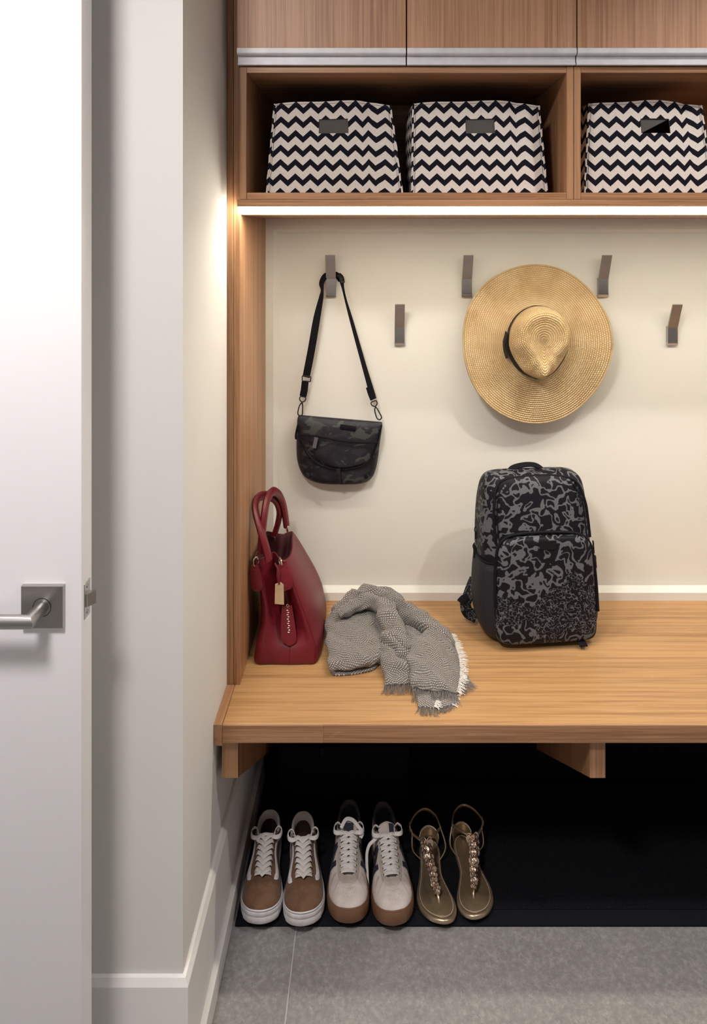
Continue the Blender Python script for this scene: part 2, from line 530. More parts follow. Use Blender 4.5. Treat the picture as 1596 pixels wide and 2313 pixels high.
# ------------------------------------------------------------------ oak unit: end panel, upper cabinets, open shelves, bench
ep = empty('tall_end_panel', (X(520, YU), YU, ZB), 'tall narrow oak end panel against the off-white side wall', 'panel')
xa, xb, xc = XW + 0.0005, X(527, YU), X(541.5, YU)
box('filler_strip', (xa, YU, ZB), (xb - 0.0006, YU + 0.10, CEIL), M_OAKZ, ep, 0.0006)
box('side_board', (xb, YU + 0.0015, ZB), (xc, YF + 0.024, CEIL), M_OAKZ, ep, 0.0006)

YK = 1.605                                        # carcass front plane
zt = lambda py: Z(py, YK)
XK = lambda px: X(px, YK)
# upper cabinets, one door each with an aluminium finger pull along its foot
ZD0 = zt(150)
doors = [(538.5, 915.5, 'upper oak cabinet door unit beside the tall end panel', 0), (918.5, 1296.5, 'middle upper oak cabinet, above the second striped basket', 1),
         (1299.5, 1678, 'upper oak cabinet cut off by the right edge of the photo', 2), (1681, 2060, 'upper oak cabinet next to the far right wall', 3)]
for a, b, lab, i in doors:
    x0, x1 = XK(a) + 0.0, XK(b)
    c = empty('upper_cabinet', ((x0 + x1) / 2, YK + 0.2, ZD0), lab, 'cabinet', 'upper oak cabinets')
    box('cabinet_body', (x0 - 0.001, YK + 0.004, zt(149)), (x1 + 0.001, YF + 0.02, CEIL), M_OAKZ, c, 0.0004)
    d = box('cabinet_door', (x0, YK - 0.017, zt(113)), (x1, YK + 0.003, CEIL - 0.002), M_OAKDOOR, c, 0.0008)
    y0 = YK - 0.019
    pr = [(y0, zt(113) - 0.0002), (y0, zt(124)), (y0 + 0.002, zt(127)), (y0 + 0.0125, zt(128.5)), (y0 + 0.0125, zt(143.5)), (y0 + 0.009, zt(144.5)), (y0 + 0.009, zt(148.6)), (y0 + 0.0205, zt(148.6)), (y0 + 0.0205, zt(113) - 0.0002)]
    extrude_x('finger_pull', pr, x0, x1, M_ALU, d, 20)

# open shelf compartments
def cubby(px0, px1, label, last=False):
    x0, x1 = XK(px0), XK(px1); t = 0.0148
    z1, z0 = zt(150.5), zt(450)
    c = empty('open_shelf', ((x0 + x1) / 2, YK + 0.2, z0), label, 'shelf', 'open oak shelf compartments')
    yb = YF + 0.02
    box('side_board', (x0, YK, z0), (x0 + t, yb, z1), M_OAKZ, c, 0.0005)
    box('side_board', (x1 - t, YK, z0), (x1, yb, z1), M_OAKZ, c, 0.0005)
    box('top_board', (x0 + t + 0.0004, YK + 0.0005, zt(164.5)), (x1 - t - 0.0004, yb, z1), M_OAKS, c, 0.0005)
    box('bottom_board', (x0 + t + 0.0004, YK + 0.0005, z0), (x1 - t - 0.0004, yb, zt(435)), M_OAKS, c, 0.0005)
    box('back_board', (x0 + t, yb - 0.03, zt(435)), (x1 - t, yb - 0.022, zt(164.5)), M_OAKS, c, 0.0003)
cubby(541.5, 1294.5, 'wide open oak shelf compartment holding two striped baskets')
cubby(1296, 2060, 'open oak shelf compartment holding one striped basket at the right')
ZSH = zt(435)
lp = empty('light_rail', (0.7, YK, ZS), 'thin oak underside panel beneath the open shelves', 'panel')
box('front_edge', (xc + 0.0005, YK + 0.0005, zt(466.5)), (XR, YK + 0.016, zt(450.5)), M_OAKS, lp, 0.0005)
box('underside_board', (xc + 0.0005, YK + 0.0505, ZS), (XR, YF + 0.024, zt(450.5)), M_OAKS, lp, 0.0005)
# LED strip
def emis(name, col, s):
    m = NT(name); m.base(col)
    m.b.inputs['Emission Color'].default_value = (*col, 1); m.b.inputs['Emission Strength'].default_value = s
    return m.m
ls = empty('led_strip_light', (0.7, YK + 0.01, ZS), 'glowing white LED strip under the open shelves', 'light')
box('channel', (xc + 0.0006, YK + 0.0165, zt(466.5)), (XR, YK + 0.050, zt(450.5)), M_ALU, ls, 0.0003)
box('diffuser', (xc + 0.0006, YK + 0.004, ZS + 0.0015), (XR - 0.001, YK + 0.046, zt(467)), emis('led_diffuser', LED_COLOR, LED_STRENGTH), ls, 0.0015)

# bench
bt = 0.0372
be = empty('bench', (0.6, 1.75, ZB - bt), 'honey oak bench top running wall to wall', 'bench')
xi, xo = X(501.5, YBE), X(482.5, YBE)
box('bench_top', (xi + 0.0004, YBE + 0.004, ZB - bt), (XR, YF + 0.02, ZB), M_OAKX, be, 0.0008)
xs_ = X(730, YBE)
box('front_lipping', (xi + 0.0004, YBE, ZB - bt), (xs_, YBE + 0.0037, ZB - 0.0004), M_OAKS, be, 0.0004)
box('front_lipping', (xs_ + 0.0002, YBE, ZB - bt), (XR, YBE + 0.0037, ZB - 0.0004), M_OAKS, be, 0.0004)
box('end_cap', (XW + 0.0003, YBE - 0.002, ZB - bt - 0.005), (xi, YU - 0.0005, ZB + 0.002), M_OAKY, be, 0.0006)
def bracket(x0, x1, label):
    o = empty('bench_bracket', ((x0 + x1) / 2, 1.75, 0.1), label, 'bracket', 'oak gusset brackets under the bench')
    yf = 1.53; zb = Z(1756, yf); zt_ = ZB - bt - 0.0005
    pr = [(yf, zt_), (yf, zb), (YB - 0.006, zb - 0.30), (YB - 0.006, zt_)]
    n = 4
    vs = [(x0, y, z) for y, z in pr] + [(x1, y, z) for y, z in pr]
    fs = [(k, (k + 1) % n, n + (k + 1) % n, n + k) for k in range(n)] + [(3, 2, 1, 0), (4, 5, 6, 7)]
    bd = mk('gusset_board', vs, fs, M_OAKZ, o, 20)
    box('front_edge_strip', (x0, yf - 0.002, zb), (x1, yf - 0.0002, zt_), M_OAKZ, o, 0.0004)
bracket(X(501.5, 1.53), X(537.5, 1.53), 'oak gusset bracket under the bench against the side wall')
bracket(X(1331, 1.53), X(1366, 1.53), 'oak gusset bracket under the middle of the bench')

# ------------------------------------------------------------------ coat hooks
def hook(px, row):
    x = X(px, 2.03); w = 0.0136; z0 = 1.346 - (0.1355 if row else 0)
    h = empty('coat_hook', (x, YB, z0), None, 'hook', 'brushed nickel coat hooks')
    y = YB
    pr = [(y - 0.0004, z0 + 0.002), (y - 0.010, z0), (y - 0.0145, z0 + 0.006), (y - 0.0150, z0 + 0.0085), (y - 0.0150, z0 + 0.047), (y - 0.0485, z0 + 0.114), (y - 0.0440, z0 + 0.1152), (y - 0.0100, z0 + 0.049), (y - 0.0004, z0 + 0.049)]
    extrude_x('hook_plate', pr, x - w, x + w, M_NICKEL, h, 25)
    extrude_x('bottom_cap', [(y - 0.0004, z0 - 0.0015), (y - 0.010, z0 - 0.0035), (y - 0.0155, z0 + 0.003), (y - 0.0157, z0 + 0.0055), (y - 0.010, z0 + 0.004), (y - 0.0004, z0 + 0.004)], x - w - 0.0004, x + w + 0.0004, M_STEEL, h, 25)
    return h
for px, row, lab in ((747, 0, 'brushed nickel coat hook holding the black crossbody bag'), (902, 1, 'empty lower coat hook between the crossbody bag and the straw hat'),
                     (1054.5, 0, 'empty upper coat hook left of the straw hat'), (1210, 1, 'coat hook hidden behind the straw hat it carries'),
                     (1362.5, 0, 'empty upper coat hook at the right rim of the straw hat'), (1519, 1, 'lower coat hook near the right edge of the photo'),
                     (1677, 0, 'upper coat hook beyond the right edge of the photo')):
    hook(px, row)['label'] = lab

# ------------------------------------------------------------------ mat and dark box under the bench
def mat_fabric():
    m = NT('black_doormat_pile'); v = m.coord('Object')
    f = m.noise(v, 900, 2)
    m.base(m.ramp(f, [(0.4, (0.004, 0.004, 0.006)), (0.7, (0.020, 0.020, 0.026))])).set(rough=0.95, spec=0.1)
    m.bump(f, 0.8, 0.002); return m.m
ym0 = 1.590; xm0 = X(530, 1.59)
dm = empty('floor_mat', (0.6, 1.8, 0), 'black floor mat under the bench carrying the shoes', 'mat')
M_RUB = plain('black_rubber', (0.007, 0.008, 0.012), 0.75, spec=0.15)
box('rubber_border', (xm0, ym0, 0), (1.5, YB - 0.012, 0.006), M_RUB, dm, 0.0025, 2)
box('pile', (xm0 + 0.035, ym0 + 0.035, 0.006), (1.465, YB - 0.045, 0.009), mat_fabric(), dm, 0.001)
M_BOX = plain('matt_black_board', (0.005, 0.005, 0.008), 0.7, spec=0.12)
sb = empty('storage_box', (-0.1, 1.96, 0.009), 'flat black storage box standing behind the shoes', 'box')
x0, x1 = -0.255, X(921, 1.9)
box('box_body', (x0, 1.90, 0.0092), (x1, 1.995, 0.150), M_BOX, sb, 0.003, 2)
box('lid', (x0 - 0.003, 1.897, 0.1502), (x1 + 0.003, 1.998, 0.178), M_BOX, sb, 0.003, 2)
box('clasp', (X(727, 1.897) - 0.006, 1.8955, 0.155), (X(727, 1.897) + 0.006, 1.8968, 0.176), M_BLACKPL, sb, 0.0003)

# ------------------------------------------------------------------ striped baskets
def chevron():
    m = NT('black_white_chevron_canvas')
    uv = m.n('ShaderNodeUVMap').outputs[0]
    sep = m.n('ShaderNodeSeparateXYZ', ins={0: uv})
    per, row, amp = 0.0345, 0.0335, 0.0158
    tri = m.math('PINGPONG', sep.outputs[0], per / 2)                        # 0..per/2
    v = m.math('ADD', sep.outputs[1], m.math('MULTIPLY', tri, amp / (per / 2)))
    fr_ = m.math('FRACT', m.math('DIVIDE', v, row))
    wv = m.noise(m.coord('UV', (900, 140, 1)), 1.0, 2.0); wv2 = m.noise(m.coord('UV', (140, 900, 1)), 1.0, 2.0)
    white = m.ramp(m.math('ADD', m.math('MULTIPLY', wv, 0.5), m.math('MULTIPLY', wv2, 0.5)), [(0.35, (0.62, 0.56, 0.52)), (0.65, (0.79, 0.73, 0.68))])
    col = m.mix(m.math('LESS_THAN', fr_, 0.44), white, (0.008, 0.008, 0.014))
    m.base(col).set(rough=0.9, spec=0.15)
    m.bump(wv, 0.2, 0.0005)
    return m.m
M_CHEV = chevron()
M_LINING = plain('grey_basket_lining', (0.17, 0.155, 0.145), 0.9)
M_THREAD = plain('dark_stitching', (0.05, 0.05, 0.07), 0.8)
M_SLOT = plain('lit_slot_grey', (0.085, 0.076, 0.070), 0.8)
def basket(pxl, pxr, txl, txr, rot, label, slot_c, uoff, half=False):
    yf = 1.668; d = 0.29
    z0 = ZSH
    cx = (X(pxl, yf) + X(pxr, yf)) / 2
    b = empty('striped_basket', (cx, yf + d / 2, z0), label, 'basket', 'chevron striped fabric baskets', rotz=rot, local=True)
    wb_, wt = (X(pxr, yf) - X(pxl, yf)) / 2, (X(txr, yf) - X(txl, yf)) / 2
    sh = (X(txl, yf) + X(txr, yf)) / 2 - cx                       # top shift
    ht = 0.214
    rnd = random.Random(label)
    sx0, sx1, sz0, sz1 = slot_c - 0.0335, slot_c + 0.0335, ht - 0.074, ht - 0.041
    us = sorted(set([-1 + 2 * i / 24 for i in range(25)]))
    def lim(z): 
        t = z / ht
        return -wb_ + (wb_ - wt + sh) * t, wb_ + (wt - wb_ + sh) * t
    zsf = sorted([ht * j / 20 for j in range(21) if not any(abs(ht * j / 20 - q) < 0.004 for q in (sz0, sz1))] + [sz0, sz1])
    xu0, xu1 = [((s - lim(sz1)[0]) / (lim(sz1)[1] - lim(sz1)[0])) * 2 - 1 for s in (sx0, sx1)]
    usf = sorted([u for u in us if all(abs(u - q) > 0.03 for q in (xu0, xu1))] + [xu0, xu1])
    dent = rnd.uniform(0.62, 0.78)
    def front(u, z, inset=0.0):
        a, c = lim(z); t = z / ht
        x = a + (c - a) * (u + 1) / 2
        y = -d / 2 + 0.016 * t + inset - 0.006 * math.sin(math.pi * (u + 1) / 2) * math.sin(math.pi * min(1, t * 1.1)) + 0.010 * t * t * math.exp(-((u - dent) / 0.06) ** 2)
        zz = z + (0.010 * math.cos(u * 1.5) - 0.006 + 0.002 * math.sin(5 * u + dent * 9)) * t ** 3
        return Vector((x, y, zz))
    nu = len(usf)
    for nm, inset, mt in (('front_panel', 0, M_CHEV), ('front_lining', 0.003, M_LINING)):
        vs, uv, fs = [], [], []
        for z in zsf:
            for u in usf:
                p = front(u, z, inset); vs.append(p); uv.append((p.x + 0.5 + uoff + 0.006 * math.exp(-((u - dent) / 0.1) ** 2), z))
        for j in range(len(zsf) - 1):
            for i in range(nu - 1):
                if xu0 - 1e-6 <= usf[i] and usf[i + 1] <= xu1 + 1e-6 and sz0 - 1e-6 <= zsf[j] and zsf[j + 1] <= sz1 + 1e-6: continue
                q = (j * nu + i, j * nu + i + 1, (j + 1) * nu + i + 1, (j + 1) * nu + i)
                fs.append(q)
        mk(nm, vs, fs, mt, b, 60, uv=uv, recalc=False)
    # slot rim
    e = []
    for u, z in ((xu0, sz0), (xu1, sz0), (xu1, sz1), (xu0, sz1)): e.append(front(u, z))
    rim = [e[0], e[1], e[2], e[3]]
    vs = rim + [p + Vector((0, 0.003, 0)) for p in rim]
    mk('handle_slot', vs, [(0, 1, 5, 4), (1, 2, 6, 5), (2, 3, 7, 6), (3, 0, 4, 7)], M_LINING, b, None)
    e2 = [p + Vector((0, 0.0035, 0)) for p in e]
    bkf = [(0, 1, 2, 3)] if not half else [(0, 2, 3)]
    mk('slot_backing', e2, bkf, M_SLOT, b, None)  # added sheet; its grey stands for light on the lining behind the slot
    # sides, back, base (double walled)
    def wall(name, fa, fb, n=10, mt=M_CHEV, flip=False, bulge=0.0, bd=Vector((0, 0, 0))):
        vs, uv = [], []
        for j in range(11):
            z = ht * j / 10
            for i in range(n + 1):
                s = i / n
                p = fa(z).lerp(fb(z), s) + bd * bulge * math.sin(math.pi * s) * math.sin(math.pi * j / 10 * 0.8)
                vs.append(p); uv.append(((fb(z) - fa(z)).length * s + 0.02, z))
        return mk(name, vs, grid_faces(n + 1, 11, flip=flip), mt, b, 60, uv=uv, recalc=False)
    FL = lambda z: front(-1, z); FR = lambda z: front(1, z)
    def BL(z): a, c = lim(z); return Vector((a + 0.004, d / 2, z))
    def BR(z): a, c = lim(z); return Vector((c - 0.004, d / 2, z))
    k = Vector((0.003, 0, 0)); q = Vector((0, 0.003, 0))
    wall('side_panel', FL, BL, bulge=0.010, bd=Vector((-1, 0, 0)))
    wall('side_panel', FR, BR, bulge=0.006, bd=Vector((1, 0, 0)))
    wall('back_panel', BL, BR)
    wall('side_lining', lambda z: FL(z) + k, lambda z: BL(z) + k, mt=M_LINING, bulge=0.010, bd=Vector((-1, 0, 0)))
    wall('side_lining', lambda z: FR(z) - k, lambda z: BR(z) - k, mt=M_LINING, bulge=0.006, bd=Vector((1, 0, 0)))
    wall('back_lining', lambda z: BL(z) - q, lambda z: BR(z) - q, mt=M_LINING)
    a, c = lim(0)
    box('base_panel', (a + 0.004, -d / 2 + 0.004, 0.0005), (c - 0.004, d / 2 - 0.002, 0.004), M_LINING, b, 0)
    # corner piping and top hem
    for s in (-1, 1):
        pts = [front(s, ht * j / 12) + Vector((s * 0.0012 + 0.0007 * math.sin(j * 2.3), -0.0012, 0)) for j in range(13)]
        vs, fs = sweep_geo(smooth_path(pts, 3), rectp(0.0042, 0.0026), up=(0, -1, 0))
        uv = [(v.x + 0.52 + uoff, v.z + 0.004) for v in vs]
        mk('corner_binding', vs, fs, M_CHEV, b, 50, uv=uv)
        vs, fs = sweep_geo([p + Vector((-s * 0.006, -0.0002, 0)) for p in smooth_path(pts, 3)], circ(0.00035, 4))
        mk('stitching', vs, fs, M_THREAD, b, None)
    pts = [front(u, ht - 0.005) + Vector((0, -0.0006, 0)) for u in usf]
    vs, fs = sweep_geo(pts, circ(0.0003, 4)); mk('stitching', vs, fs, M_THREAD, b, None)
    return b
basket(603, 907, 619, 880, 0.0, 'striped basket nearest the tall end panel', 0.0 + (X(752, 1.668) - (X(603, 1.668) + X(907, 1.668)) / 2), 0.004)
basket(927, 1231, 931, 1216, math.radians(1.5), 'striped basket second from the left, with its dark side showing', (X(1081, 1.668) - (X(927, 1.668) + X(1231, 1.668)) / 2), 0.012)
basket(1317, 1608, 1332, 1587, math.radians(1.0), 'striped basket alone in the right-hand shelf compartment', (X(1480, 1.668) - (X(1317, 1.668) + X(1608, 1.668)) / 2), 0.02, True)
# ------------------------------------------------------------------ straw hat
def straw():
    m = NT('woven_straw')
    uv = m.n('ShaderNodeUVMap').outputs[0]
    sep = m.n('ShaderNodeSeparateXYZ', ins={0: uv})
    row, st = 0.0056, 0.0062
    rowid = m.math('FLOOR', m.math('DIVIDE', sep.outputs[1], row))
    fv = m.math('PINGPONG', sep.outputs[1], row / 2)
    hv = m.math('SINE', m.math('MULTIPLY', m.math('FRACT', m.math('DIVIDE', sep.outputs[1], row)), math.pi))
    uo = m.math('ADD', m.math('DIVIDE', sep.outputs[0], st), m.math('MULTIPLY', m.math('FRACT', m.math('MULTIPLY', rowid, 0.5)), 1.0))
    hu = m.math('SINE', m.math('MULTIPLY', m.math('FRACT', uo), math.pi))
    h = m.math('MULTIPLY', hv, m.math('ADD', 0.28, m.math('MULTIPLY', hu, 0.72)))
    fine = m.noise(m.coord('UV', (400, 400, 1)), 1.0, 3.0, 0.6)
    big = m.noise(m.coord('Object'), 14, 3.0, 0.6)
    col = m.ramp(m.math('ADD', m.math('MULTIPLY', big, 0.6), m.math('MULTIPLY', fine, 0.4)), [(0.32, (0.56, 0.38, 0.19)), (0.52, (0.76, 0.56, 0.31)), (0.70, (0.88, 0.71, 0.44))])
    col = m.mix(m.ramp(h, [(0.05, (0.85, 0.85, 0.85)), (0.5, (0, 0, 0))]), col, (0.26, 0.135, 0.045))
    m.base(col).set(rough=0.75, spec=0.25)
    m.bump(h, 0.9, 0.0022)
    return m.m
M_STRAW = straw()
M_RIBBON = plain('black_grosgrain', (0.008, 0.007, 0.012), 0.6)
hc = P(1211, 776, 1.985)
hat = empty('straw_hat', hc, 'wide-brimmed straw sun hat with a black band hanging on the wall', 'hat', local=True, rot=(math.radians(90 - 3.0), 0, math.radians(-1.0)))
NT_ = 190
bcx, bcy = -0.006, 0.006                       # crown base centre
def hat_grid(prof):
    """prof: list of functions theta -> (x,y,z)"""
    return [[Vector(f(2 * math.pi * i / NT_)) for i in range(NT_)] for f in prof]
def base_r(th): 
    a, b = 0.0785, 0.0935
    return 1 / math.sqrt((math.cos(th) / a) ** 2 + (math.sin(th) / b) ** 2)
def brim_r(th):
    a, b = 0.201, 0.2155
    return 1 / math.sqrt((math.cos(th) / a) ** 2 + (math.sin(th) / b) ** 2) * (1 + 0.008 * math.sin(3 * th + 0.6) + 0.006 * math.cos(5 * th))
def brim_pt(th, s):
    r0, r1 = base_r(th), brim_r(th)
    cx, cy = bcx * (1 - s), bcy * (1 - s)
    r = r0 + (r1 - r0) * s
    z = 0.004 + 0.016 * (1 - s) ** 3 + (0.010 * math.sin(2 * th + 0.9) + 0.006 * math.sin(3 * th + 2.0)) * s * s - 0.010 * s * (1 - s)
    z += -0.008 * s * s
    return (cx + r * math.cos(th), cy + r * math.sin(th), z)
def pinch(th):
    v = 0
    for c, wdt, k in ((math.radians(-140), 0.36, 1.0), (math.radians(-41), 0.34, 0.95)):
        d = (th - c + math.pi) % (2 * math.pi) - math.pi
        v += k * math.exp(-(d / wdt) ** 2)
    return v
RIM = [(-90, .080), (-72, .056), (-52, .043), (-30, .045), (0, .053), (30, .060), (60, .064), (90, .066), (120, .064), (150, .060), (180, .051), (210, .044), (232, .043), (252, .056), (270, .080)]
def rim_r(th):
    d = math.degrees(th) % 360
    if d > 270: d -= 360
    for (a, ra), (b, rb_) in zip(RIM, RIM[1:]):
        if a <= d <= b:
            t = (d - a) / (b - a); t = t * t * (3 - 2 * t)
            return (ra + (rb_ - ra) * t) * 1.14
    return .05
def crown_pt(th, t):
    """t 0 base .. 1 centre of the top"""
    r0 = base_r(th)
    topc = Vector((0.003, 0.016)); bc = Vector((bcx, bcy))
    # teardrop rim
    rt = rim_r(th)
    zt_ = 0.096 + 0.010 * math.sin(th) + 0.004 * max(0, -math.sin(th)) ** 4
    if t < 0.62:
        s = t / 0.62
        e = s ** 1.7
        r = r0 * (1 - e) + rt * e
        r *= 1 + 0.06 * math.sin(math.pi * s) - 0.20 * pinch(th) * math.sin(math.pi * min(1, s * 1.02)) ** 1.2 * s
        c = bc.lerp(topc, s)
        z = 0.018 + (zt_ - 0.018) * (1 - (1 - s) ** 1.35)
    else:
        s = (t - 0.62) / 0.38
        r = rt * (1 - s)
        c = topc.copy()
        z = zt_ * (1 - s) + 0.094 * s + 0.003 * math.sin(math.pi * min(1, s * 3)) - 0.010 * math.sin(math.pi / 2 * s) ** 2
    return (c.x + r * math.cos(th), c.y + r * math.sin(th), z)
def closed_uv(g):
    nv, nu = len(g), len(g[0]); out = []
    vacc = [0.0] * nu; rows = []
    prev = None
    for j in range(nv):
        if prev is not None:
            av = sum((g[j][i] - prev[i]).length for i in range(nu)) / nu
            vacc = [vacc[i] + av for i in range(nu)]
        u = 0
        row = []
        for i in range(nu):
            row.append((u, vacc[i]))
            u += (g[j][(i + 1) % nu] - g[j][i]).length
        rows.append((row, u)); prev = g[j]
    return rows
def ring_mesh(name, g, mat, parent, n_st=190):
    nv, nu = len(g), len(g[0])
    rows = closed_uv(g)
    UV = []
    for j in range(nv):
        UV.append([(i / nu * n_st * 0.0062, rows[j][0][i % nu][1]) for i in range(nu + 1)])
    o = mk(name, [p for r in g for p in r], grid_faces(nu, nv, wrap=True), mat, parent, 180, recalc=False)
    ul = o.data.uv_layers.new(name='UVMap')
    for pi, pl in enumerate(o.data.polygons):
        j, i = divmod(pi, nu)
        for li, (jj, ii) in zip(pl.loop_indices, ((j, i), (j, i + 1), (j + 1, i + 1), (j + 1, i))):
            ul.data[li].uv = UV[jj][ii]
    return o
g = hat_grid([(lambda th, s=j / 44: brim_pt(th, s)) for j in range(45)])
br_o = ring_mesh('brim', g, M_STRAW, hat)
sm = br_o.modifiers.new('thickness', 'SOLIDIFY'); sm.thickness = 0.003; sm.offset = 0
g = hat_grid([(lambda th, t=j / 46: crown_pt(th, min(t, 0.998))) for j in range(47)])
ring_mesh('crown', g, M_STRAW, hat, 78)
pts = [Vector(brim_pt(2 * math.pi * i / 120, 1.0)) for i in range(120)]
vs, fs = sweep_geo(pts, circ(0.0028, 8), True)
uv = [(i * 0.0031, 0.003) for i in range(len(vs))]
mk('brim_edge', vs, fs, M_STRAW, hat, 60, uv=uv)
# black band round the foot of the crown
vs = []
for j, t in enumerate((0.035, 0.08, 0.14, 0.19)):
    for i in range(NT_):
        p = Vector(crown_pt(2 * math.pi * i / NT_, t)); c = Vector((bcx, bcy, p.z))
        vs.append(p + (p - c).normalized() * (0.0022 if j in (1, 2) else 0.0012))
mk('hat_band', vs, grid_faces(NT_, 4, wrap=True), M_RIBBON, hat, 60)
th = math.radians(183)
p0 = Vector(crown_pt(th, 0.12)) + Vector((-0.004, 0, 0))
vs = []
bow = [(-0.001, 0.030, 0.014), (-0.004, 0.012, 0.006), (-0.0055, 0.0, 0.0), (-0.004, -0.016, -0.003), (0.002, -0.040, -0.001)]
ribbon('bow', [p0 + Vector(b) for b in bow], 0.016, 0.003, M_RIBBON, hat, up=(-1, 0, 0.3), sub=5)
ribbon('bow_knot', [p0 + Vector((-0.006, 0.004, -0.009)), p0 + Vector((-0.0075, 0.0, 0.0)), p0 + Vector((-0.005, -0.003, 0.010))], 0.010, 0.003, M_RIBBON, hat, up=(-1, 0, 0.3), sub=4)

# ------------------------------------------------------------------ generic padded panel
def pillow(name, rows, yb, bulge, mat, parent, su=24, sv=6, pu=2.6, vprof=None, smooth=60, curve=None, slant=0.0):
    """rows: (z, xl, xr) bottom to top, in the parent's frame; yb: back plane y; front bulges to -y"""
    zz = smooth_vals([r[0] for r in rows], sv); xl = smooth_vals([r[1] for r in rows], sv); xr = smooth_vals([r[2] for r in rows], sv)
    nv = len(zz); vs = []
    for j in range(nv):
        v = j / (nv - 1)
        pv = vprof(v) if vprof else (1 - abs(2 * v - 1) ** 3.0) ** 0.6
        for i in range(su + 1):
            u = -math.cos(math.pi * i / su)
            e = (max(0, 1 - abs(u) ** pu)) ** (1 / pu)
            x = (xl[j] + xr[j]) / 2 + (xr[j] - xl[j]) / 2 * u
            y = yb - bulge * e * pv
            if curve: y += curve(u, v)
            vs.append(Vector((x, y, zz[j] - slant * v * (x - (xl[j] + xr[j]) / 2))))
    nf = len(vs)
    for j in range(nv):
        for i in range(su + 1):
            q = vs[j * (su + 1) + i]
            vs.append(Vector((q.x, yb + 0.0004 + (curve(-math.cos(math.pi * i / su), j / (nv - 1)) if curve else 0), q.z)))
    fs = grid_faces(su + 1, nv)
    fs += [tuple(nf + k for k in f[::-1]) for f in grid_faces(su + 1, nv)]
    s1 = su + 1
    for j in range(nv - 1):
        fs.append((j * s1, (j + 1) * s1, nf + (j + 1) * s1, nf + j * s1))
        fs.append((j * s1 + su, nf + j * s1 + su, nf + (j + 1) * s1 + su, (j + 1) * s1 + su))
    for i in range(su):
        fs.append((i, nf + i, nf + i + 1, i + 1))
        k = (nv - 1) * s1 + i
        fs.append((k, k + 1, nf + k + 1, nf + k))
    return mk(name, vs, fs, mat, parent, smooth)

# ------------------------------------------------------------------ crossbody bag
def camo(name, c0, c1, c2, scale):
    m = NT(name); v = m.coord('Object', (1, 1, 1.5))
    d = m.noise(v, scale, 1.0, 0.5, 1.3); e = m.noise(m.coord('Object', (1.0, 1, 1.5), (0, 0.5, 0.3)), scale * 1.25, 1.0, 0.5, 1.2)
    col = m.mix(m.math('GREATER_THAN', e, 0.53), c0, c1)
    col = m.mix(m.math('GREATER_THAN', d, 0.585), col, c2)
    wv = m.noise(m.coord('Object', (1500, 1500, 1500)), 1.0, 1.0)
    m.base(col).set(rough=0.55, spec=0.4); m.bump(wv, 0.15, 0.0004)
    return m.m
M_CAMO = camo('dark_camouflage_nylon', (0.007, 0.006, 0.011), (0.017, 0.014, 0.019), (0.040, 0.046, 0.042), 20)
YX = 2.0
cb = empty('crossbody_bag', P(765, 1098, 2.02), 'small dark camouflage crossbody bag hanging from a coat hook', 'bag')
yb_ = YB - 0.004
def px_rows(rows, Y): return [(Z(y, Y), X(a, Y), X(b, Y)) for y, a, b in rows]
body = pillow('bag_body', px_rows([(1099, 735, 800), (1094, 704, 828), (1080, 680, 843), (1050, 668, 852), (1010, 666, 857), (975, 667, 862), (961, 668, 863.5), (953.5, 671, 862)], YX), yb_, 0.050, M_CAMO, cb, 30, 5, 3.2,
              vprof=lambda v: (1 - abs(2 * v - 1) ** 3.2) ** 0.5 * (1 - 0.28 * v), slant=0.085)
YY = YX - 0.010
def flap_curve(u, v): return -0.013 * (1 - v) * (1 - u * u) + 0.012 * v
flap = pillow('flap', px_rows([(1056, 742, 800), (1050, 722, 822), (1035, 700, 838), (1012, 686, 848), (985, 676, 856), (967, 671, 862), (958, 671, 863), (951, 673, 861)], YY), yb_ - 0.040, 0.006, M_CAMO, cb, 30, 5, 4.0, curve=flap_curve, slant=0.085)
def on_flap(px, py, off=0.0):
    return P(px, py, yb_ - 0.040 - 0.006 - 0.008 - off)
edge = [(672, 960), (676, 985), (686, 1012), (700, 1034), (721, 1050), (742, 1057), (771, 1060), (800, 1057), (822, 1050), (838, 1035), (848, 1012), (856, 985), (861, 960)]
tube('flap_piping', [P(a, b, yb_ - 0.037 - 0.012 * (1 - ((a - 766) / 95) ** 2)) for a, b in edge], 0.0022, M_BLACK, cb, 6, 4)
tube('flap_zipper', [on_flap(a, b, 0.001) for a, b in ((680, 982), (705, 984), (735, 989), (765, 995), (800, 999), (835, 1000), (853, 999))], 0.0022, M_BLACK, cb, 6, 4)
pp = on_flap(711, 1000, 0.004)
M_PULL = plain('grey_rubber_pull', (0.10, 0.10, 0.115), 0.5)
ribbon('zip_pull', [on_flap(714, 988, 0.004), on_flap(709, 1012, 0.005)], 0.0105, 0.003, M_PULL, cb, up=(0, -1, 0), sub=3)
ribbon('zip_tab', [on_flap(700, 1018, 0.002), on_flap(710, 1021, 0.002)], 0.005, 0.002, M_BLACK, cb, up=(0, -1, 0), sub=3)
ribbon('top_grab_strap', [on_flap(768, 964, -0.012), on_flap(785, 966, -0.0105), on_flap(803, 969, -0.012)], 0.014, 0.003, M_BLACK, cb, up=(0, -1, 0), sub=4)
ribbon('flap_buckle_tab', [P(763, 1058, yb_ - 0.056), P(764, 1075, yb_ - 0.057), P(764, 1090, yb_ - 0.052)], 0.012, 0.003, M_CAMO, cb, up=(0, -1, 0), sub=4)
cyl('round_logo', P(826, 1077, yb_ - 0.0455), (0, -1, 0), 0.006, 0.0008, M_BLACK, cb, 20)
tube('side_zipper', [P(672, 962, yb_ - 0.018), P(668, 980, yb_ - 0.020), P(668, 992, yb_ - 0.020)], 0.0028, M_BLACKPL, cb, 6, 4)
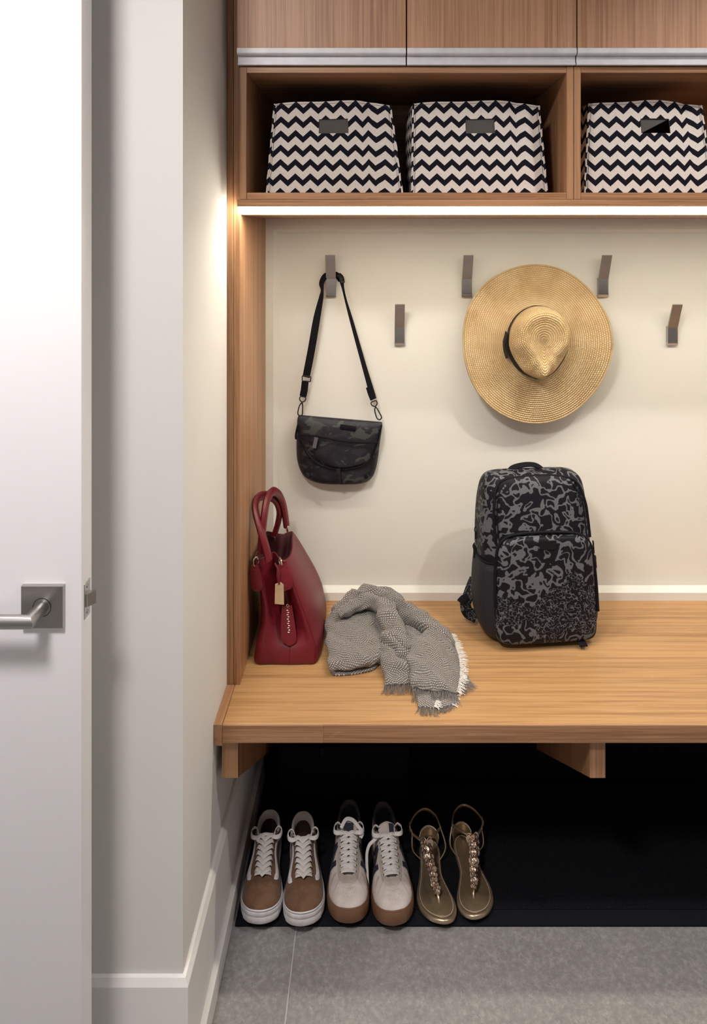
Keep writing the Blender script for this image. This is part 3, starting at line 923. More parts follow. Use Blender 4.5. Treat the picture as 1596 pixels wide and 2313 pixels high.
# strap over the hook
YS = YB - 0.030
stl = ribbon('shoulder_strap', [P(691, 852, YS + 0.006), P(703, 790, YS), P(715, 720, YS - 0.001), P(725, 672, YS - 0.002), P(727.5, 655, YS - 0.003), P(726, 640, YS + 0.004), P(734, 624, YB - 0.012), P(747, 618, YB - 0.0075), P(760, 621, YB - 0.010), P(770, 634, YS + 0.004)],
       0.0205, 0.002, M_BLACK, cb, up=[Vector(v) for v in ((0, -1, 0), (0, -1, 0), (0.1, -1, 0), (0.35, -1, 0), (0.6, -0.9, 0), (-0.2, -1, 0.1), (0, -0.9, 0.5), (0, -0.9, 0.5), (0, -0.9, 0.4), (0.3, -0.9, 0))], sub=6, scale=[1, 1, 0.95, 0.62, 0.42, 0.7, 0.8, 0.7, 0.8, 0.8])
ribbon('shoulder_strap', [P(771, 632, YS - 0.001), P(774, 650, YS - 0.002), P(781, 680, YS), P(795, 730, YS), P(820, 820, YS + 0.003), P(842, 896, YS + 0.006)], 0.0205, 0.002, M_BLACK, cb, up=(0.25, -1, 0), sub=6, scale=[0.75, 0.35, 0.32, 0.5, 0.62, 0.8])
ribbon('strap_end', [P(689, 862, YS + 0.006), P(687, 880, YS + 0.006), P(684, 895, YS + 0.006)], 0.0195, 0.004, M_BLACK, cb, up=(0, -1, 0), sub=3)
ribbon('strap_end', [P(833, 874, YS + 0.005), P(838, 890, YS + 0.005), P(843, 902, YS + 0.005)], 0.018, 0.004, M_BLACK, cb, up=(0.2, -1, 0), sub=3)
ribbon('strap_adjuster', [P(764, 620, YS + 0.006), P(771, 627, YS + 0.002), P(773, 639, YS - 0.001)], 0.013, 0.004, M_BLACKPL, cb, up=(0.3, -1, 0.2), sub=3)
def frame_ring(name, pts, r, mat, parent): return tube(name, pts, r, mat, parent, 6, 3, closed=True)
frame_ring('strap_slider', [P(a, b, YS + 0.004) for a, b in ((683, 849), (692, 850), (701, 851), (701, 857), (700, 862), (691, 861), (683, 860), (682.5, 855))], 0.0016, M_BLACKPL, cb)
for c0, c1, c2 in (((683, 902), (677, 938), (680, 918)), ((845, 912), (858, 948), (851, 930))):
    a, b = Vector((*c0, 0)), Vector((*c1, 0)); d = (b - a).normalized(); s = Vector((-d.y, d.x, 0))
    frame_ring('swivel_ring', [P(*(a + d * k * 1.0 + s * l)[:2], YS + 0.006) for k, l in ((-5, -6), (-6, 0), (-5, 6), (1, 6.5), (5, 3), (6, 0), (5, -3), (1, -6.5))], 0.0017, M_BLACKPL, cb)
    frame_ring('snap_hook', [P(*(a + d * k + s * l)[:2], YS + 0.008) for k, l in ((8, 0), (14, 4), (24, 5.5), (34, 5), (38, 0), (34, -5), (24, -4), (14, -2.5))], 0.0018, M_BLACKPL, cb)

# ------------------------------------------------------------------ backpack
def spotted():
    m = NT('black_grey_abstract_print'); v = m.coord('Object')
    a = m.noise(v, 46, 0.6, 0.5, 0.8)
    b = m.noise(v, 130, 0.6, 0.5, 0.4)
    sep = m.n('ShaderNodeSeparateXYZ', ins={0: v})
    zone = m.noise(m.coord('Object', (1, 1, 1), (0.2, 0.4, 0.1)), 7, 1.0)
    band = m.math('SUBTRACT', 1.0, m.math('MULTIPLY', m.math('ABSOLUTE', m.math('SUBTRACT', sep.outputs[2], 0.085)), 11.0))
    zf = m.math('GREATER_THAN', m.math('ADD', zone, m.math('MULTIPLY', m.math('MAXIMUM', band, 0.0), 0.28)), 0.615)
    fa = m.math('LESS_THAN', m.math('ABSOLUTE', m.math('SUBTRACT', a, 0.54)), 0.066)
    # veins: thin light lines where the fine noise crosses its middle
    fb = m.math('LESS_THAN', m.math('ABSOLUTE', m.math('SUBTRACT', b, 0.5)), 0.040)
    f = m.mix(zf, (0, 0, 0), (1, 1, 1))
    msk = m.math('ADD', m.math('MULTIPLY', fa, m.math('SUBTRACT', 1.0, zf)), m.math('MULTIPLY', fb, zf))
    m.base(m.mix(msk, (0.006, 0.006, 0.010), (0.115, 0.119, 0.132))).set(rough=0.6, spec=0.2)
    m.bump(m.noise(v, 900, 1.0), 0.1, 0.0003)
    return m.m
M_SPOT = spotted()
M_MESH = plain('dark_mesh_pocket', (0.010, 0.010, 0.018), 0.7, var=0.5, nscale=700)
bpx, bpy_ = 0.407, 1.868
bk = empty('backpack', (bpx, bpy_, ZB + 0.0038), 'black and grey patterned backpack standing on the oak bench', 'backpack', rot=(math.radians(-2.5), 0, math.radians(6)), local=True)
bk.scale = (1.02, 1.0, 0.975)
# horizontal sections: z, half width, half depth, x shift
secs = [(0.002, 0.112, 0.060, 0.004, 0), (0.012, 0.131, 0.074, 0.003, 0), (0.04, 0.141, 0.084, 0.002, 0), (0.10, 0.143, 0.088, 0, 0), (0.18, 0.141, 0.086, -0.002, 0), (0.26, 0.138, 0.081, -0.005, -0.001),
        (0.33, 0.134, 0.071, -0.007, -0.007), (0.375, 0.129, 0.059, -0.008, -0.015), (0.402, 0.121, 0.046, -0.009, -0.021), (0.415, 0.106, 0.031, -0.010, -0.023), (0.420, 0.080, 0.014, -0.010, -0.024)]
def sect(z, a, b, sx, yo, n=64, e=4.2):
    out = []
    for k in range(n):
        t = 2 * math.pi * k / n
        c, s = math.cos(t), math.sin(t)
        r = 1 / ((abs(c)) ** e + (abs(s)) ** e) ** (1 / e)
        out.append(Vector((sx + a * r * c, b * r * s + 0.025 * z + yo, z)))
    return out
zz = [smooth_vals([s[i] for s in secs], 4) for i in range(5)]
g = [sect(zz[0][j], zz[1][j], zz[2][j], zz[3][j], zz[4][j]) for j in range(len(zz[0]))]
vs = [p for r in g for p in r]
fs = grid_faces(64, len(g), wrap=True) + [tuple(range(63, -1, -1)), tuple((len(g) - 1) * 64 + k for k in range(64))]
mk('bag_body', vs, fs, M_SPOT, bk, 60)
def fy(z):      # y of the front face
    for j in range(len(zz[0]) - 1):
        if zz[0][j] <= z <= zz[0][j + 1]:
            t = (z - zz[0][j]) / max(1e-9, zz[0][j + 1] - zz[0][j])
            return -(zz[2][j] * (1 - t) + zz[2][j + 1] * t) + 0.025 * z + zz[4][j] * (1 - t) + zz[4][j + 1] * t
    return -0.06
def fw_(z):
    for j in range(len(zz[0]) - 1):
        if zz[0][j] <= z <= zz[0][j + 1]:
            t = (z - zz[0][j]) / max(1e-9, zz[0][j + 1] - zz[0][j])
            return zz[1][j] * (1 - t) + zz[1][j + 1] * t
    return 0.1
pk = [(0.006, -0.100, 0.112), (0.02, -0.117, 0.127), (0.06, -0.123, 0.131), (0.14, -0.122, 0.128), (0.21, -0.119, 0.124), (0.245, -0.113, 0.119), (0.262, -0.100, 0.107), (0.270, -0.080, 0.090), (0.272, -0.05, 0.06)]
pillow('front_pocket', pk, -0.062, 0.038, M_SPOT, bk, 30, 4, 5.0, vprof=lambda v: min(1, (1 - abs(2 * v - 1) ** 5) ** 0.4) * (1 - 0.06 * v), curve=lambda u, v: 0.006 * v)
def fpt(x, z, off): return Vector((x, fy(z) - off, z))
M_ZIP = plain('black_zipper_tape', (0.005, 0.005, 0.008), 0.6, spec=0.15)
tube('pocket_zipper', [Vector((x, -0.089 + 0.012 * (z / 0.27), z)) for x, z in ((-0.123, 0.10), (-0.122, 0.17), (-0.119, 0.215), (-0.113, 0.246), (-0.098, 0.266), (-0.07, 0.276), (0, 0.279), (0.07, 0.275), (0.10, 0.265), (0.117, 0.245), (0.124, 0.21), (0.129, 0.15), (0.131, 0.08))], 0.0042, M_ZIP, bk, 8, 5)
def zip_arc(off): return [(-0.118 + off, 0.262), (-0.121 + off, 0.31), (-0.119 + off, 0.352), (-0.110 + off, 0.390 - off), (-0.085, 0.407 - off), (0.0, 0.412 - off), (0.066, 0.408 - off), (0.097 - off, 0.392 - off), (0.110 - off, 0.35), (0.115 - off, 0.31), (0.118 - off, 0.262)]
tube('main_zipper', [fpt(x, z, -0.004 if z > 0.38 else 0.0005) for x, z in zip_arc(0.0)], 0.0036, M_ZIP, bk, 8, 5)
tube('zipper_piping', [fpt(x, z, -0.003 if z > 0.38 else 0.001) for x, z in zip_arc(0.008)], 0.0016, M_ZIP, bk, 6, 5)
# side mesh pockets
for s in (-1, 1):
    vs = []
    for j in range(9):
        z = 0.006 + (0.196 if s < 0 else 0.18) * j / 8
        for i in range(13):
            t = -0.95 + 1.9 * i / 12
            a, b = fw_(z), -(fy(z) - 0.025 * z)
            out = 0.0035 + 0.008 * math.sin(math.pi * j / 8) * (1 - t * t)
            r = (1 - min(0.999, abs(t)) ** 4.2) ** (1 / 4.2)
            vs.append(Vector((s * (a * r + out) - 0.002 * j / 8, b * t * 1.01 + 0.025 * z, z)))
    o = mk('side_mesh_pocket', vs, grid_faces(13, 9), M_MESH, bk, 60)
    md = o.modifiers.new('thickness', 'SOLIDIFY'); md.thickness = 0.003; md.offset = -1
    tube('pocket_hem', [vs[8 * 13 + i] for i in range(13)], 0.003, M_BLACK, bk, 6, 2)
vs_ = [(-0.018, 0.264), (0.026, 0.264), (0.024, 0.246), (0.021, 0.243), (-0.011, 0.243), (-0.015, 0.247)]
yl_ = -0.0985
mk('front_label', [(x, yl_ + 0.001, z) for x, z in vs_] + [(x, yl_ + 0.014, z) for x, z in vs_], [tuple(range(6)), tuple(range(11, 5, -1))] + [(k, (k + 1) % 6, 6 + (k + 1) % 6, 6 + k) for k in range(6)], M_BLACKPL, bk, 30)
ribbon('top_handle', [Vector(p) for p in ((-0.060, -0.006, 0.415), (-0.050, -0.004, 0.424), (-0.022, -0.004, 0.430), (0.006, -0.004, 0.428), (0.024, -0.006, 0.416))], 0.018, 0.0045, M_BLACK, bk, up=(0, -0.4, 1), sub=5)
ribbon('shoulder_strap', [Vector(p) for p in ((-0.135, 0.076, 0.105), (-0.146, 0.068, 0.088), (-0.158, 0.058, 0.066), (-0.166, 0.052, 0.048), (-0.160, 0.046, 0.030), (-0.140, 0.040, 0.020))], 0.030, 0.010, M_SPOT, bk, up=(-0.6, -0.5, 0.6), sub=5)
ribbon('strap_webbing', [Vector(p) for p in ((-0.158, 0.052, 0.068), (-0.172, 0.046, 0.066), (-0.182, 0.040, 0.060))], 0.020, 0.004, M_BLACK, bk, up=(-0.4, -0.7, 0.5), sub=5)
ribbon('base_tab', [Vector(p) for p in ((0.088, -0.070, 0.016), (0.088, -0.090, 0.006), (0.088, -0.101, 0.003))], 0.020, 0.003, M_BLACK, bk, up=(0, 0, 1), sub=4)
for x, z in ((0.139, 0.228), (0.144, 0.190), (-0.146, 0.205), (-0.143, 0.255)):
    s = 1 if x > 0 else -1
    yq = -0.040 if s > 0 else 0.02
    frame_ring('zip_pull', [Vector((x + s * 0.002 * k, yq + l * 0.2, z + q)) for k, l, q in ((0, 0.0, 0.010), (1.6, 0.012, 0.006), (1.8, 0.012, -0.002), (0.8, 0.0, -0.006), (0, -0.01, -0.002), (0, -0.01, 0.006))], 0.0013, M_BLACKPL, bk)
    ribbon('pull_cord', [Vector((x + s * 0.002, yq, z - 0.004)), Vector((x + s * 0.003, yq, z - 0.022))], 0.005, 0.0025, M_BLACK, bk, up=(s, 0, 0), sub=3)
# ------------------------------------------------------------------ red leather handbag
def leather():
    m = NT('oxblood_leather'); v = m.coord('Object')
    a = m.noise(v, 9, 3.0, 0.6); b = m.noise(v, 420, 3.0, 0.6)
    m.base(m.ramp(a, [(0.3, (0.125, 0.006, 0.013)), (0.7, (0.168, 0.009, 0.018))])).set(rough=0.42, spec=0.45)
    m.bump(b, 0.22, 0.0006); return m.m
M_RED = leather()
M_REDIN = plain('dark_red_lining', (0.05, 0.004, 0.008), 0.8)
M_SILVER = plain('polished_silver', (0.80, 0.76, 0.68), 0.18, 1.0)
M_TAG = plain('tan_leather_tag', (0.56, 0.40, 0.24), 0.5, var=0.15)
rb = empty('red_handbag', (-0.205, 1.845, ZB), 'dark red leather handbag leaning on the tall oak end panel', 'handbag', local=True)
def rbp(px, py, Y): return P(px, py, Y) - Vector((-0.205, 1.845, ZB))
# plan sections: height -> 12 control points (x, y) counter-clockwise from front left
def plan(FL, F1, FM, F2, FR, R1, R2, BR, BM, BL, L2, L1): return [FL, F1, FM, F2, FR, R1, R2, BR, BM, BL, L2, L1]
RB = [
 (0.000, plan((-0.0790,-0.1180),(-0.0410,-0.1230),(0.0000,-0.1240),(0.0350,-0.1230),(0.0580,-0.1160),(0.0640,-0.0500),(0.0640,0.0500),(0.0580,0.1160),(0.0000,0.1220),(-0.0790,0.1160),(-0.0830,0.0500),(-0.0830,-0.0500))),
 (0.006, plan((-0.0839,-0.1220),(-0.0415,-0.1280),(0.0000,-0.1290),(0.0360,-0.1280),(0.0640,-0.1200),(0.0710,-0.0500),(0.0707,0.0500),(0.0637,0.1220),(0.0000,0.1280),(-0.0819,0.1200),(-0.0879,0.0500),(-0.0879,-0.0500))),
 (0.035, plan((-0.0795,-0.1210),(-0.0390,-0.1240),(0.0000,-0.1220),(0.0360,-0.1260),(0.0610,-0.1190),(0.0710,-0.0500),(0.0702,0.0500),(0.0622,0.1210),(-0.0020,0.1260),(-0.0785,0.1200),(-0.0845,0.0500),(-0.0845,-0.0500))),
 (0.060, plan((-0.0719,-0.1180),(-0.0369,-0.1120),(-0.0040,-0.1000),(0.0300,-0.1150),(0.0530,-0.1170),(0.0660,-0.0500),(0.0658,0.0500),(0.0578,0.1200),(-0.0060,0.1220),(-0.0759,0.1180),(-0.0819,0.0500),(-0.0819,-0.0500))),
 (0.085, plan((-0.0640,-0.1140),(-0.0380,-0.0980),(-0.0080,-0.0780),(0.0200,-0.1040),(0.0440,-0.1150),(0.0590,-0.0500),(0.0585,0.0500),(0.0515,0.1190),(-0.0120,0.1120),(-0.0760,0.1160),(-0.0820,0.0500),(-0.0800,-0.0500))),
 (0.120, plan((-0.0620,-0.1100),(-0.0440,-0.0920),(-0.0140,-0.0620),(0.0080,-0.0960),(0.0310,-0.1120),(0.0470,-0.0500),(0.0457,0.0500),(0.0377,0.1170),(-0.0200,0.1000),(-0.0780,0.1140),(-0.0840,0.0500),(-0.0820,-0.0500))),
 (0.160, plan((-0.0700,-0.1080),(-0.0520,-0.0880),(-0.0260,-0.0550),(-0.0060,-0.0920),(0.0140,-0.1090),(0.0290,-0.0500),(0.0256,0.0500),(0.0176,0.1140),(-0.0300,0.0920),(-0.0800,0.1120),(-0.0860,0.0500),(-0.0860,-0.0500))),
 (0.200, plan((-0.0820,-0.1060),(-0.0620,-0.0840),(-0.0380,-0.0500),(-0.0200,-0.0900),(-0.0020,-0.1060),(0.0100,-0.0500),(0.0035,0.0500),(-0.0045,0.1100),(-0.0400,0.0860),(-0.0840,0.1080),(-0.0890,0.0500),(-0.0890,-0.0500))),
 (0.228, plan((-0.0870,-0.1000),(-0.0680,-0.0780),(-0.0480,-0.0460),(-0.0320,-0.0860),(-0.0140,-0.1020),(-0.0040,-0.0500),(-0.0140,0.0500),(-0.0220,0.1040),(-0.0480,0.0800),(-0.0880,0.1040),(-0.0910,0.0500),(-0.0910,-0.0500))),
]
sub = 5
rings = []
for h, pl in RB: rings.append(smooth_path([(x, y, h + (0.008 * (y / 0.12) * (h / 0.23) * -1.0)) for x, y in pl], sub, True))
nR = len(rings[0])
cols = [smooth_path([rings[j][i] for j in range(len(rings))], 5) for i in range(nR)]
g = [[cols[i][j] for i in range(nR)] for j in range(len(cols[0]))]
vs = [p for r in g for p in r]
fs = grid_faces(nR, len(g), wrap=True) + [tuple(range(nR - 1, -1, -1))]
mk('bag_body', vs, fs, M_RED, rb, 75)
top = g[-1]
ctr = sum(top, Vector()) / nR
ins = []
for k, dz in ((0.93, 0.0008), (0.86, -0.006), (0.80, -0.03), (0.70, -0.05)):
    ins += [ctr.lerp(p, k) * 1 + Vector((0, 0, dz + (p.z - ctr.z) * (1 - k))) for p in top]
mk('lining', list(top) + ins, grid_faces(nR, 5, wrap=True) + [tuple(range(4 * nR, 5 * nR))], M_REDIN, rb, 75)
tube('rim_piping', [p for p in top[::3]], 0.0016, M_RED, rb, 6, 2, closed=True)
def bodypt(i, j, out=0.0):
    """point on the body: i along the 12 control points (float), j along the height sections (float)"""
    a = int(round(i * sub)) % nR; b = min(len(g) - 1, int(round(j * 5)))
    p = g[b][a]; q = g[b][(a + 1) % nR]; r_ = g[min(len(g) - 1, b + 1)][a] if b < len(g) - 1 else p + (p - g[b - 1][a])
    n_ = (q - p).cross(r_ - p)
    n_ = n_.normalized() if n_.length > 1e-9 else Vector((0, -1, 0))
    return p + n_ * out
tube('side_seam', [bodypt(4.0, j, 0.0006) for j in (1, 2, 3, 4, 5, 6, 7, 8)], 0.0011, M_RED, rb, 5, 3)
tube('gusset_seam', [bodypt(2.0, j, 0.0004) for j in (0.6, 1, 1.6, 2.2, 2.8)], 0.0010, M_RED, rb, 5, 3)
tube('back_seam', [bodypt(7.0, j, 0.0008) for j in (1, 2, 3, 4, 5, 6, 7, 8)], 0.0014, M_REDIN, rb, 5, 3)
# hanging zipper end
zo = Vector((-0.004, -0.098, 0))
tongue = [(0.128, 0.011), (0.115, 0.0125), (0.09, 0.015), (0.07, 0.0165), (0.058, 0.0165), (0.050, 0.013), (0.046, 0.006)]
vs = []
for off in (-0.0035, 0.0):
    for z, w in tongue:
        y = -0.100 - (0.128 - z) * 0.26
        for s in (-1, -0.5, 0, 0.5, 1): vs.append(Vector((-0.010 + s * w * 1.1 + (0.128 - z) * 0.10, y + off - 0.003 * (1 - s * s) * (1 if off else 0), z)))
n1 = len(tongue) * 5
fs = grid_faces(5, len(tongue)) + [tuple(n1 + k for k in f[::-1]) for f in grid_faces(5, len(tongue))]
for j in range(len(tongue) - 1):
    for a in (0, 4): fs.append((j * 5 + a, (j + 1) * 5 + a, n1 + (j + 1) * 5 + a, n1 + j * 5 + a))
for a in range(4):
    fs.append((a, a + 1, n1 + a + 1, n1 + a)); k = (len(tongue) - 1) * 5 + a; fs.append((k, k + 1, n1 + k + 1, n1 + k))
zt_o = mk('zipper_end', vs, fs, M_RED, rb, 40)
teeth = []
for k in range(11):
    z = 0.120 - k * 0.0046; y = -0.1025 - (0.128 - z) * 0.26 - 0.0045
    x = -0.008 + (0.128 - z) * 0.10 + (0.0009 if k % 2 else -0.0009)
    teeth.append(cyl_geo((x - 0.002, y, z), (1, 0, 0), 0.0011, 0.004, 6))
mk('zipper_teeth', *join_geo(teeth), M_SILVER, rb, 40)
frame_ring('zip_slider', [Vector((-0.008 + a, -0.106, 0.130 + b)) for a, b in ((-0.003, 0), (0, 0.003), (0.003, 0), (0, -0.004))], 0.0011, M_SILVER, rb)
# handle tabs, rings, handles
def tab(pts, w, up): return ribbon('handle_tab', pts, w, 0.004, M_RED, rb, up=up, sub=5, scale=[0.62, 0.9, 1.0, 1.0, 0.55])
Rf = Vector((-0.022, -0.104, 0.226)); Lf = Vector((-0.088, -0.100, 0.224)); Rb = Vector((-0.018, 0.088, 0.226)); Lb = Vector((-0.080, 0.092, 0.228))
tab([Rf + Vector(v) for v in ((0, -0.004, 0.004), (0.003, -0.007, -0.012), (0.007, -0.009, -0.03), (0.012, -0.011, -0.046), (0.014, -0.011, -0.054))], 0.034, (0.25, -1, 0.1))
tab([Lf + Vector(v) for v in ((0.002, -0.006, 0.004), (0.003, -0.008, -0.012), (0.006, -0.009, -0.03), (0.009, -0.010, -0.048), (0.011, -0.010, -0.056))], 0.028, (-0.1, -1, 0.1))
def oring(c, r_, nx):
    nx = Vector(nx).normalized(); u = nx.orthogonal().normalized(); w = nx.cross(u)
    frame_ring('ring', [c + (u * math.cos(k * math.pi / 6) + w * math.sin(k * math.pi / 6)) * r_ for k in range(12)], 0.0018, M_SILVER, rb)
for c, nx in ((Rf + Vector((-0.003, -0.004, 0.010)), (1, 0.5, 0.2)), (Lf + Vector((0.004, -0.004, 0.010)), (1, -0.4, 0.2)), (rbp(619, 1214, 1.93), (1, 0.3, 0)), (rbp(648, 1193, 1.936), (1, 0.3, 0))):
    oring(c, 0.010, nx)
def handle(pts):
    path = smooth_path(pts, 6)
    vs, fs = sweep_geo(path, [(0.0115, 0), (0.008, 0.0055), (0, 0.007), (-0.008, 0.0055), (-0.0115, 0), (-0.008, -0.0055), (0, -0.007), (0.008, -0.0055)], up=(1, -0.35, 0.15))
    return mk('handle', vs, fs, M_RED, rb, 50)
handle([rbp(607, 1266, 1.736), rbp(601, 1240, 1.738), rbp(589, 1200, 1.745), rbp(578, 1160, 1.765), rbp(577, 1136, 1.79), rbp(586, 1122, 1.825), rbp(604, 1120, 1.865), rbp(622, 1130, 1.895), rbp(631, 1152, 1.915), rbp(628, 1180, 1.925), rbp(619, 1210, 1.93)])
handle([rbp(589, 1250, 1.748), rbp(591, 1215, 1.752), rbp(596, 1170, 1.765), rbp(602, 1132, 1.79), rbp(612, 1113, 1.825), rbp(622, 1111, 1.86), rbp(632, 1122, 1.895), rbp(641, 1148, 1.918), rbp(647, 1188, 1.936)])
tg = [rbp(a, b, 1.722) for a, b in ((621, 1320), (633, 1316), (640, 1322), (641, 1366), (620, 1364))]
mk('hang_tag', tg + [p + Vector((0, 0.003, 0)) for p in tg], [tuple(range(5)), tuple(range(9, 4, -1))] + [(k, (k + 1) % 5, 5 + (k + 1) % 5, 5 + k) for k in range(5)], M_TAG, rb, 30)
ribbon('tag_cord', [rbp(620, 1272, 1.731), rbp(629, 1290, 1.724), rbp(630, 1305, 1.720), rbp(630, 1320, 1.721)], 0.004, 0.002, M_RED, rb, up=(0, -1, 0), sub=4)

# ------------------------------------------------------------------ woven scarf
def weave():
    m = NT('grey_white_woven_wool')
    uv = m.n('ShaderNodeUVMap').outputs[0]
    sep = m.n('ShaderNodeSeparateXYZ', ins={0: uv})
    p, q = 0.0074, 0.0053
    cu = m.math('COSINE', m.math('MULTIPLY', sep.outputs[0], 2 * math.pi / p)); cv = m.math('COSINE', m.math('MULTIPLY', sep.outputs[1], 2 * math.pi / q))
    d = m.math('MULTIPLY', cu, cv)
    n = m.noise(m.coord('UV', (350, 350, 1)), 1.0, 2.0)
    th = m.math('ADD', d, m.math('MULTIPLY', m.math('SUBTRACT', n, 0.5), 0.7))
    grey = m.ramp(n, [(0.3, (0.105, 0.095, 0.090)), (0.7, (0.195, 0.18, 0.17))])
    col = m.mix(m.ramp(th, [(0.48, (0, 0, 0)), (0.66, (1, 1, 1))]), grey, (0.72, 0.68, 0.62))
    m.base(col).set(rough=0.95, spec=0.1, sheen=0.2)
    m.bump(th, 0.55, 0.0016)
    return m.m
M_WEAVE = weave()
M_FRG = plain('grey_wool_fringe', (0.17, 0.155, 0.148), 0.95, var=0.3, nscale=500)
M_FRW = plain('white_wool_fringe', (0.72, 0.69, 0.65), 0.95, var=0.15, nscale=500)
sc = empty('woven_scarf', P(880, 1470, 1.78), 'crumpled grey and white woven scarf with fringed ends on the bench', 'scarf')
sc.location.z = ZB; ORG[sc] = Vector(sc.location)
def S(px, py, h):
    Y = (H - ZB - h) * F / (py - CY)
    return Vector((X(px, Y), Y, ZB + h))
rs_ = random.Random(3)
def wob(q, f, ph):
    """smooth fixed-seed crumple direction from incommensurate waves"""
    x, y, z = q.x * f, q.y * f, q.z * f
    return Vector((math.sin(1.7 * y + 1.1 * z + 0.9 * math.sin(1.3 * x + ph) + ph), math.sin(1.5 * x - 1.2 * z + 1.1 * math.sin(1.6 * y + 2 * ph) + 2.1 * ph),
                   math.sin(1.3 * x + 1.4 * y + 1.0 * math.sin(1.9 * z - 0.8 * x + ph) + 0.7 * ph))) * 0.5
def crumple(q, amp):
    d = wob(q, 52.0, 1.3) * amp + wob(q, 118.0, 4.1) * (amp * 0.5)
    k = min(1, max(0, (q.z - ZB - 0.004) / 0.02))
    r_ = q + d * k
    r_.z = max(r_.z, ZB + 0.0022)
    return r_
def cloth(rows, su=7, sv=7, wr=0.0012, uoff=(0, 0), name='cloth_fold', thick=0.004):
    g = patch_pts([[S(*p) for p in r] for r in rows], su, sv)
    ph = [rs_.uniform(0, 6) for _ in range(4)]
    nv, nu = len(g), len(g[0])
    for j in range(nv):
        for i in range(nu):
            w = wr * (math.sin(i * 0.55 + ph[0] + 0.2 * j) + math.sin(j * 0.5 + ph[1] - 0.15 * i))
            g[j][i] = g[j][i] + Vector((0, 0, w * min(1, max(0, (g[j][i].z - ZB - 0.006) / 0.01))))
            g[j][i] = crumple(g[j][i], 0.0055)
            if g[j][i].z < ZB + 0.0025: g[j][i].z = ZB + 0.0025
    vs = [p for r in g for p in r]
    uv = [(a + uoff[0], b + uoff[1]) for a, b in grid_uv(g)]
    o = mk(name, vs, grid_faces(nu, nv), M_WEAVE, sc, 180, uv=uv)
    md = o.modifiers.new('thickness', 'SOLIDIFY'); md.thickness = thick; md.offset = 0
    return g
def roll(pts, rad, flat=0.8, name='cloth_roll', n=22, sub=7):
    path = smooth_path([S(*p) for p in pts], sub); rr = smooth_vals(rad, sub)
    T, N = frames(path, up=(0, 0, 1)); vs, uv = [], []
    L = 0
    for i, p in enumerate(path):
        if i: L += (path[i] - path[i - 1]).length
        B = T[i].cross(N[i])
        for k in range(n + 1):
            a = 2 * math.pi * k / n
            w = 1 + 0.07 * math.sin(3 * a + i * 0.25) + 0.05 * math.sin(5 * a - i * 0.18)
            q = p + B * math.cos(a) * rr[i] * w + N[i] * math.sin(a) * rr[i] * flat * w
            q = crumple(q, 0.0075)
            vs.append(q); uv.append((a * 0.024, L))
    fs = grid_faces(n + 1, len(path)) + [tuple(range(n, -1, -1)), tuple((len(path) - 1) * (n + 1) + k for k in range(n + 1))]
    return mk(name, vs, fs, M_WEAVE, sc, 70, uv=uv)
# left folded slab
slab_rows = [
 [(748, 1400, .000), (746, 1386, .045), (775, 1372, .060), (815, 1362, .062), (850, 1368, .050), (862, 1395, .010)],
 [(742, 1425, .000), (738, 1412, .038), (772, 1400, .050), (818, 1392, .054), (856, 1398, .044), (866, 1424, .006)],
 [(745, 1470, .000), (740, 1455, .030), (778, 1448, .040), (825, 1440, .044), (862, 1440, .036), (870, 1462, .004)],
 [(750, 1502, .000), (744, 1490, .026), (780, 1482, .034), (828, 1475, .036), (862, 1472, .030), (868, 1486, .003)],
 [(753, 1520, .001), (748, 1508, .018), (785, 1502, .024), (830, 1495, .026), (858, 1488, .020), (866, 1496, .002)],
 [(757, 1523, .002), (754, 1515, .012), (788, 1510, .015), (828, 1503, .016), (852, 1497, .012), (860, 1500, .002)],
 [(762, 1512, .006), (760, 1510, .009), (790, 1504, .010), (826, 1498, .010), (848, 1492, .008), (855, 1495, .004)]]
cloth(slab_rows, 8, 7, 0.0008)
cloth([[(752, 1516, .004), (790, 1512, .006), (832, 1504, .007), (860, 1494, .006)], [(750, 1524, .002), (790, 1521, .003), (835, 1513, .004), (850, 1505, .003)], [(760, 1526, .002), (792, 1524, .002), (836, 1516, .002), (846, 1508, .002)]], 8, 5, 0.0003, (0.1, 0.2))
# rolls over the top
roll([(752, 1398, .040), (775, 1372, .056), (806, 1352, .062), (838, 1346, .064), (870, 1352, .060), (900, 1372, .052), (935, 1395, .044), (968, 1416, .038), (1000, 1440, .026), (1016, 1462, .014)], [.014, .022, .027, .030, .029, .028, .028, .027, .022, .012], 0.9)
roll([(765, 1392, .062), (792, 1372, .074), (825, 1362, .080), (856, 1366, .078), (876, 1388, .070), (888, 1420, .058), (905, 1446, .046), (925, 1466, .034)], [.010, .017, .021, .024, .026, .025, .024, .016], 0.85)
roll([(862, 1395, .030), (872, 1420, .040), (880, 1445, .042), (905, 1470, .030), (925, 1490, .018)], [.016, .022, .024, .024, .016], 0.9)
# cloth bridging the hollow between the strands
cloth([[(888, 1412, .030), (915, 1415, .036), (945, 1428, .034), (965, 1440, .030)], [(885, 1436, .030), (912, 1438, .034), (935, 1446, .036), (955, 1452, .036)], [(880, 1462, .020), (908, 1464, .024), (928, 1468, .026), (945, 1470, .026)]], 7, 7, 0.001, (1.1, 0.2))
